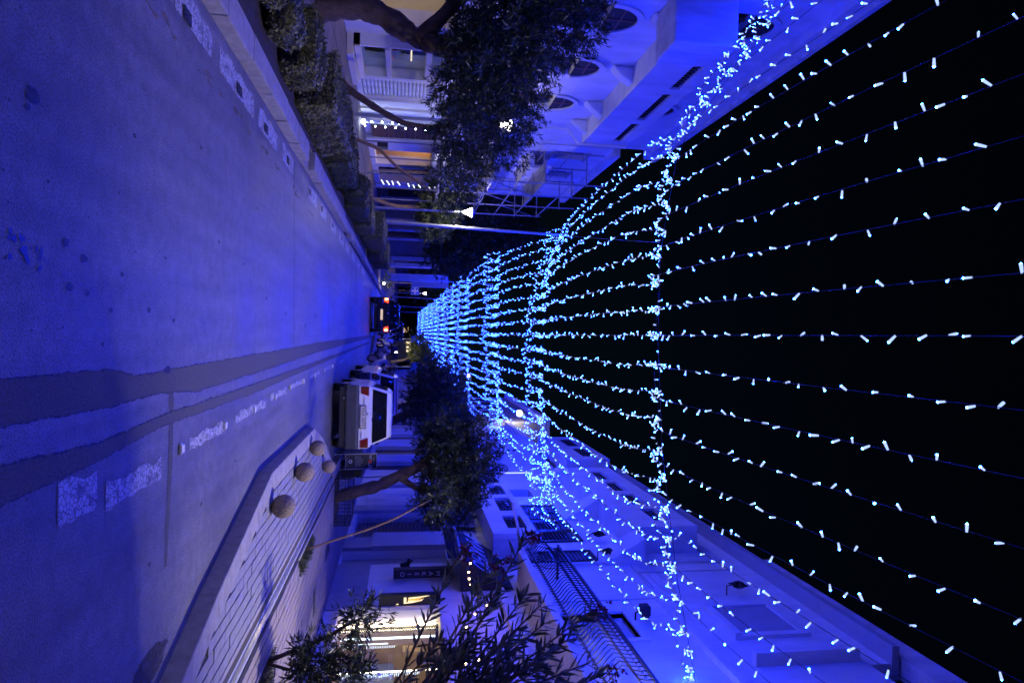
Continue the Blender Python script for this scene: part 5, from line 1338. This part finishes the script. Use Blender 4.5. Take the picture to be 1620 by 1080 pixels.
def hatchback(x, y, rz, lab, paint='car_white', lit=False, W=.80, Hr=1.42, plate=None, L=3.7, bump='bumper', sedan=False):
    t = E('parked_car' if not lit else 'driving_car', (0, 0, 0), lab, 'car')
    belt = .93
    secs = [(0.02, body_half(W * .95, .34, belt - .03)), (.10, body_half(W * .985, .28, belt)), (.8, body_half(W, .22, belt)), (2.4, body_half(W, .22, belt - .02)), (3.0, body_half(W * .99, .24, belt - .08)), (3.5, body_half(W * .95, .28, belt - .20)), (L, body_half(W * .86, .34, belt - .32))]
    b = loft(secs).build('body', paint, t, smooth=False, bevel=.04)
    # greenhouse: painted roof and pillars
    y0, y1 = (.16, 2.75)
    ys = [(y0, belt - .02, W * .92), (y0 + .12, belt + .12, W * .90), (y0 + .36, Hr - .09, W * .74), (y0 + .46, Hr - .02, W * .70), (1.3, Hr, W * .71), (1.85, Hr - .03, W * .71), (2.05, Hr - .10, W * .73), (y1, belt - .02, W * .90)]
    if sedan: ys = [(.62, belt - .02, W * .88), (.72, belt + .08, W * .87), (1.02, Hr - .09, W * .72), (1.2, Hr - .02, W * .70), (1.7, Hr, W * .70), (2.0, Hr - .03, W * .7), (2.2, Hr - .10, W * .72), (2.95, belt - .04, W * .88)]
    zb = belt - .06
    secs = []
    for yy, zt, hw in ys:
        top = hw; base = W * .93
        # straight tumblehome from the belt to this height
        f = (zt - zb) / (Hr - zb); top = base + (W * .72 - base) * f
        secs.append((yy, [(0, zb), (base, zb), (base + (top - base) * .5, zb + (zt - zb) * .5), (top, max(zt - .04, zb + .01)), (top * .93, max(zt, zb + .02)), (0, max(zt, zb + .02) + .012)]))
    loft(secs).build('roof', paint, t, bevel=.02)
    # glass panes set 6 mm proud
    a, c = ys[0], ys[2]
    def rear(u, hw, off=.010):
        yy = a[0] + (c[0] - a[0]) * u; zz = a[1] + (c[1] - a[1]) * u
        return yy, zz, hw
    if sedan: A0 = (ys[1][0] - .075, ys[1][1] - .04); A1 = (ys[2][0] - .04, ys[2][1] - .02)
    else: A0 = (.178, belt + .045); A1 = (.462, Hr - .12)
    MB().add([(-W * .83, A0[0], A0[1]), (W * .83, A0[0], A0[1]), (W * .68, A1[0], A1[1]), (-W * .68, A1[0], A1[1]), (-W * .83, A0[0] + .02, A0[1]), (W * .83, A0[0] + .02, A0[1]), (W * .68, A1[0] + .02, A1[1]), (-W * .68, A1[0] + .02, A1[1])],
             [(0, 1, 2, 3), (7, 6, 5, 4), (0, 4, 5, 1), (1, 5, 6, 2), (2, 6, 7, 3), (3, 7, 4, 0)]).build('rear_window', 'car_glass', t)
    for s in (-1, 1):
        for w0, w1 in (((.52, 1.28), (1.36, 2.2)) if not sedan else ((1.15, 1.6), (1.68, 2.4))):
            z0, z1 = belt + .03, Hr - .13
            f0 = (z0 - zb) / (Hr - zb); f1 = (z1 - zb) / (Hr - zb)
            X0 = (W * .93 + (W * .72 - W * .93) * f0 + .008) * s; X1 = (W * .93 + (W * .72 - W * .93) * f1 + .010) * s
            sh = .12 if w0 < 1 else 0; shf = .28 if w1 > 2 else 0
            MB().add([(X0, w0, z0), (X0, w1, z0), (X1, w1 - shf, z1), (X1, w0 + sh, z1), (X0 - .02 * s, w0, z0), (X0 - .02 * s, w1, z0), (X1 - .02 * s, w1 - shf, z1), (X1 - .02 * s, w0 + sh, z1)],
                     [(0, 1, 2, 3), (7, 6, 5, 4), (0, 4, 5, 1), (1, 5, 6, 2), (2, 6, 7, 3), (3, 7, 4, 0)]).build('side_window', 'car_glass', t)
        # tail lights
        lt = 'tail_lit' if lit else 'tail_red'
        xo, xi = W * .93, W * .93 - .20
        lamp = MB().prism([(s * xo, .70), (s * (xi + .03), .70), (s * (xi - .03), .885), (s * xo, .885)], 'y', -.002, .05).build('tail_light', lt, t)
        MB().box(min(s * (xo - .01), s * (xo - .09)), max(s * (xo - .01), s * (xo - .09)), -.008, -.003, .72, .87).build('reflector', 'tail_core' if lit else 'tail_amber', lamp)
        MB().box(min(s * (W + .02), s * (W + .15)), max(s * (W + .02), s * (W + .15)), 2.1, 2.2, belt, belt + .13).build('wing_mirror', 'black_paint', t, bevel=.015)
        for yw in (.62, 3.0):
            wh = MB().lathe([(.17, -.09), (.27, -.09), (.29, -.06), (.29, .06), (.27, .09), (.17, .09)], (s * (W - .10), yw, .29), 20, 'x').build('wheel', 'rubber', t, smooth=False)
            MB().lathe([(.17, -.01), (.15, .02), (.04, .04)] if s > 0 else [(.04, -.04), (.15, -.02), (.17, .01)], (s * (W - .02), yw, .29), 16, 'x').build('rim', 'metal', wh)
    MB().prism([(-.04, .36), (.10, .34), (.10, .66), (-.01, .66), (-.05, .60)], 'x', -W * .97, W * .97).build('bumper', bump, t, bevel=.015)
    MB().box(-W * .9, W * .9, .02, .3, .20, .34).build('underbody', 'rubber', t)
    MB().tube([(-.45, .0, .3), (-.45, .25, .3)], .025, 8).build('exhaust', 'metal', t)
    if plate:
        pl = MB().box(-.26, .26, -.012, 0.015, .70, .815).build('number_plate', 'plate', t)
        text('lettering', plate, .105, 'black_paint', t, (0, -.014, .757), (1, 0, 0), (0, 0, 1), .002)
        MB().box(-.28, .28, -.016, -.004, .816, .828).box(-.28, .28, -.016, -.004, .686, .698).box(-.28, -.262, -.016, -.004, .698, .816).box(.262, .28, -.016, -.004, .698, .816).build('plate_frame', 'black_paint', t)
    MB().box(-.10, -.04, -.006, .01, .855, .875).build('badge', 'metal', t)
    t.location = (x, y, 0); t.rotation_euler = (0, 0, rz)
    ORG[t.name] = Vector((0, 0, 0))
    return t
c1 = hatchback(2.02, 16.75, R(-1.5), 'white hatchback parked rear-on just behind the stone balls', 'car_white', plate='KKA 5073', W=.79, Hr=1.43)
MB().tube([(.10, .115, .955), (-.12, .16, 1.03)], .009, 5).build('rear_wiper', 'black_paint', c1)
MB().box(-.47, -.30, -.004, .02, .775, .79).box(.36, .52, -.004, .02, .72, .735).build('badge', 'grey_print', c1)
c2 = hatchback(2.05, 22.0, R(1), 'taller white car parked just ahead of the hatchback, with red roof trim', 'car_white', W=.84, Hr=1.52, plate='IM 2184' if False else None)
MB().box(-.60, .60, .46, .52, 1.47, 1.50).build('brake_strip', 'red_gloss', c2)
c3 = hatchback(-.92, 34, 0, 'black car driving away with glowing red tail lights', 'car_black', lit=True, W=.87, Hr=1.42, L=4.2, sedan=True, bump='car_black')
MB().box(-.26, .26, -.06, -.045, .52, .63).build('number_plate', 'plate_glow', c3, label='warm glowing rear number plate')
c4 = hatchback(-.2, 46, 0, 'second dark car driving ahead of the black one', 'car_black', lit=True, W=.85, Hr=1.6, L=4.2, bump='car_black')

# ================================================================== MOTORCYCLES
def scooter(lab):
    t = E('parked_motorcycle', (0, 0, 0), lab, 'motorcycle', 'motorcycles parked in a row on the right')
    for yw in (0, 1.25):
        wh = MB().tube([(0, yw + .25 * math.cos(a), .27 + .25 * math.sin(a)) for a in np.linspace(0, 2 * math.pi, 17)], .05, 6, cap=False).build('wheel', 'rubber', t)
        MB().lathe([(.2, -.02), (.2, .02)], (0, yw, .27), 10, 'x').build('rim', 'metal', wh)
    MB().prism([(-.1, .45), (.25, .35), (.75, .28), (.95, .35), (1.1, .75), (1.02, .95), (.85, .55), (.55, .5), (.4, .72), (-.2, .8), (-.25, .65)], 'x', -.14, .14).build('fairing', 'car_silver', t, bevel=.04)
    MB().prism([(-.28, .80), (.38, .73), (.42, .82), (.1, .86), (-.25, .92)], 'x', -.13, .13).build('seat', 'rubber', t, bevel=.03)
    MB().tube([(0, 1.25, .27), (0, 1.08, .9), (0, 1.02, 1.05)], .03, 8).build('fork', 'metal', t)
    MB().tube([(-.34, .95, 1.06), (-.15, 1.03, 1.06), (.15, 1.03, 1.06), (.34, .95, 1.06)], .018, 6).build('handlebar', 'black_iron', t)
    for s in (-1, 1):
        MB().tube([(s * .28, .98, 1.06), (s * .33, 1.0, 1.24)], .008, 5).build('mirror_stem', 'black_iron', t)
        MB().lathe([(.05, 0), (.05, .015)], (s * .34, 1.0, 1.27), 10, 'y').build('mirror', 'car_glass', t)
    MB().add([(-.19, 1.10, 1.0), (.19, 1.10, 1.0), (.15, 1.0, 1.38), (-.15, 1.0, 1.38), (-.19, 1.115, 1.0), (.19, 1.115, 1.0), (.15, 1.015, 1.38), (-.15, 1.015, 1.38)], [(0, 1, 2, 3), (7, 6, 5, 4), (0, 4, 5, 1), (1, 5, 6, 2), (2, 6, 7, 3), (3, 7, 4, 0)]).build('windshield', 'shop_glass', t)
    MB().prism([(-.62, .9), (-.3, .9), (-.28, 1.18), (-.56, 1.2)], 'x', -.17, .17).build('top_box', 'black_paint', t, bevel=.03)
    MB().box(-.1, .1, -.36, -.34, .45, .6).build('number_plate', 'plate', t)
    MB().box(-.08, .08, -.31, -.28, .68, .76).build('tail_light', 'tail_red', t)
    return t
s0 = scooter('scooter with windshield and top box, nearest of the row, beyond the white cars')
s0.location = (2.0, 28.6, 0); s0.rotation_euler = (0, 0, R(12))
for (x, y, a, z, lab) in ((2.7, 29.6, -8, 0, 'scooter parked second, close behind the taller white car'), (1.9, 31.6, 35, 0, 'scooter turned sideways in the middle of the row'), (2.6, 32.6, 10, 0, 'scooter behind the sideways one, under the third oleander tree'), (.7, 39.0, 15, .14, 'scooter on the far island beside a stone ball'), (1.9, 36.6, -20, .14, 'scooter on the far island nearest the sign post'), (.95, 40.6, 60, .14, 'farthest scooter, at the edge of the road')):
    c = dup_tree(s0, None, (x, y, z), R(a)); c['label'] = lab

# ================================================================== SIGNS, GUARD, PLANTERS
t = E('pavement_sign', (3.6, 17.7, .0), 'black framed pavement chalkboard with small writing beside the white hatchback', 'sign')
ax0, ax1, ay = 3.06, 3.44, 17.6
MB().add([(ax0, ay, .30), (ax1, ay, .30), (ax1, ay + .10, 1.07), (ax0, ay + .10, 1.07), (ax0, ay + .02, .30), (ax1, ay + .02, .30), (ax1, ay + .12, 1.07), (ax0, ay + .12, 1.07)], [(0, 1, 2, 3), (7, 6, 5, 4), (0, 4, 5, 1), (1, 5, 6, 2), (2, 6, 7, 3), (3, 7, 4, 0)]).build('board', 'slate', t)
def ft(x0, z0, x1, z1):
    yy = lambda z: ay + .10 * (z - .3) / .77 - .012
    MB().tube([(x0, yy(z0), z0), (x1, yy(z1), z1)], .011, 4).build('frame', 'metal', t)
ft(ax0, .30, ax0, 1.07); ft(ax1, .30, ax1, 1.07); ft(ax0, .30, ax1, .30); ft(ax0, 1.07, ax1, 1.07)
for x in (ax0, ax1):
    MB().tube([(x, ay, .30), (x, ay - .03, .02)], .012, 5).build('leg', 'metal', t); MB().tube([(x, ay + .1, 1.05), (x, ay + .45, .02)], .012, 5).build('leg', 'metal', t)
up = Vector((0, .10, .77)).normalized()
def sg(body, size, z, mt, dx=0): text('lettering', body, size, mt, t, (3.25 + dx, ay + .10 * (z - .3) / .77 - .006, z), (1, 0, 0), up, .002)
sg('US', .13, .90, 'white_print', .11); sg('W', .12, .91, 'grey_print', -.10)
MB().lathe([(.045, 0), (.045, .004)], (3.26, ay + .065, .91), 12, 'y').build('red_dot', 'red_print', t)
mb = MB()
for k in range(12):
    a0, a1 = 2 * math.pi * k / 12, 2 * math.pi * (k + 1) / 12
    yy = lambda z: ay + .10 * (z - .3) / .77 - .004
    z0, z1 = .42 + .045 * math.sin(a0), .42 + .045 * math.sin(a1)
    mb.quad((3.25 + .045 * math.cos(a0), yy(z0), z0), (3.25 + .027 * math.cos(a0), yy(z0), .42 + .027 * math.sin(a0)), (3.25 + .027 * math.cos(a1), yy(z1), .42 + .027 * math.sin(a1)), (3.25 + .045 * math.cos(a1), yy(z1), z1))
mb.build('round_mark', 'white_print', t)
for z, w_ in ((.33, .10), (.55, .15), (.60, .12), (.65, .13), (.70, .06), (.99, .09)): # illegible handwriting rows
    mb = MB(); x = 3.25 - w_
    while x < 3.25 + w_:
        l_ = random.uniform(.008, .02); mb.quad((x, yy(z), z), (x + l_, yy(z), z), (x + l_, yy(z + .014), z + random.uniform(.008, .016)), (x, yy(z + .01), z + .010)); x += l_ + .006
    mb.build('handwriting', 'grey_print', t, kind='stuff')
# wire guard round the tree
t = E('tree_guard', (4.0, 16.9, .14), 'low black iron cage round the rough-barked tree foot', 'tree guard')
for z in (.16, .40, .52):
    MB().tube([(3.45, 16.45, z), (4.55, 16.45, z), (4.55, 17.4, z), (3.45, 17.4, z), (3.45, 16.45, z)], .010, 4).build('rail', 'black_iron', t)
for k in range(14):
    x = 3.45 + k * 1.1 / 13
    for yy_ in (16.45, 17.4): MB().tube([(x, yy_, .14), (x, yy_, .52)], .007, 4).build('bar', 'black_iron', t)
for k in range(10):
    yy_ = 16.5 + k * .095
    for x in (3.45, 4.55): MB().tube([(x, yy_, .14), (x, yy_, .52)], .007, 4).build('bar', 'black_iron', t)
for k in range(6): MB().tube([(3.55 + k * .17 + .06 * math.cos(a), 16.445, .28 + .08 * math.sin(a)) for a in np.linspace(0, 2 * math.pi, 9)], .006, 3).build('scroll', 'black_iron', t)
hedge((3.55, 18.3, .42), (.25, .25, .30), 'small leafy shrub low behind the pavement sign', 2500, .6, 'hedge_dark', group='small shrubs', cat='shrub')
t = E('plastic_crate', (3.5, 18.9, .14), 'pale plastic bin beside the small shrub', 'bin')
MB().prism([(3.15, .15), (3.55, .15), (3.6, .62), (3.1, .62)], 'y', 18.7, 19.1).build('bin_body', 'grey_print', t); MB().box(3.08, 3.62, 18.68, 19.12, .62, .67).build('lid', 'grey_paint', t)
t = E('metal_post', (5.2, 19.5, .14), 'pale slim metal post beside the rough-barked tree', 'post')
MB().tube([(4.05, 19.5, .14), (4.0, 19.5, 2.0)], .025, 6).build('shaft', 'grey_print', t)
# notice sheet on a pole
t = E('notice_sign', (3.3, 26, .14), 'white notice panel with fine print on a post above the white cars', 'sign')
nx = 3.15; MB().box(nx, nx + .75, 26.0, 26.03, 2.05, 2.95).build('panel', 'white_print', t)
mb = MB()
for r_ in range(9):
    x = nx + .06
    while x < nx + .66:
        l_ = random.uniform(.02, .07); mb.box(x, x + l_, 25.994, 25.999, 2.13 + r_ * .088, 2.16 + r_ * .088); x += l_ + .02
mb.build('print', 'grey_print', t, kind='stuff'); MB().tube([(nx + .37, 26.05, .14), (nx + .37, 26.05, 3.0)], .03, 8).build('post', 'metal', t)
def road_sign(x, y, z, w_, lab, mark, red=False):
    t = E('road_sign', (x, y, .1), lab, 'road sign')
    MB().tube([(x, y, .1), (x, y, z + w_ * (2.2 if red else 1))], .03, 8).build('post', 'metal', t)
    MB().box(x - w_ / 2, x + w_ / 2, y - .05, y - .035, z, z + w_).build('panel', 'blue_sign', t)
    if mark == 'cross': MB().box(x - w_ * .08, x + w_ * .08, y - .056, y - .051, z + w_ * .1, z + w_ * .9).box(x - w_ * .38, x - w_ * .08, y - .056, y - .051, z + w_ * .42, z + w_ * .58).box(x + w_ * .08, x + w_ * .38, y - .056, y - .051, z + w_ * .42, z + w_ * .58).build('white_mark', 'white_print', t)
    if red:
        MB().lathe([(w_ * .5, 0), (w_ * .5, .012)], (x, y - .05, z + w_ * 1.62), 20, 'y').build('red_disc', 'red_print', t)
        MB().lathe([(w_ * .38, 0), (w_ * .38, .006)], (x, y - .058, z + w_ * 1.62), 20, 'y').build('disc_face', 'blue_sign', t)
road_sign(-5.0, 80, 2.3, .95, 'blue road sign with white mark under the smallest street lamp', 'cross')
road_sign(1.72, 36, 2.05, .45, 'blue road sign with round red-edged sign above, over the motorcycles', '', True)
road_sign(.45, 62, 2.3, .6, 'small blue road sign far off beside the yellow-lit tree', '')
# bright far kiosk panels
t = E('lit_kiosk', (1.6, 66, 0), 'small warmly lit kiosk far behind the motorcycles', 'kiosk')
bx('wall', 'far_dark', t, .4, 2.6, 66, 68, 0, 2.6); bx('window', 'cream_panel', t, .7, 1.7, 65.95, 65.995, 1.9, 2.3); bx('counter', 'brown_wood', t, .5, 2.5, 65.6, 65.94, .9, 1.0); bx('roof', 'grey_paint', t, .2, 2.8, 65.5, 68.2, 2.6, 2.75)
t = E('lit_bush', (-3.3, 50, .1), 'small bush glowing yellow in a lamp at the hedge end', 'shrub')
crown(t, [(-3.3, 44, .5, .5, .6, .35)], 60, 10, .1, .04, 'tree_yellow', name='foliage')
ld_ = bpy.data.lights.new('lamp_light', 'POINT'); ld_.energy = 14; ld_.color = (1, .85, .45); ld_.shadow_soft_size = .05
lo = bpy.data.objects.new('lamp_light', ld_); col.objects.link(lo); lo.location = (-3.1, 43.2, .5)
gl = E('ground_lamp', (-3.1, 43.2, .1), 'low lamp shining at the end of the left hedges', 'lamp')
lo.parent = gl; lo.location = (0, 0, .4)
MB().lathe([(.04, 0), (.06, .03), (.06, .1), (.03, .13)], (-3.1, 43.2, .3), 10).build('lamp_glass', 'lamp_glow', gl); MB().tube([(-3.1, 43.2, .1), (-3.1, 43.2, .3)], .02, 6).build('post', 'black_iron', gl)
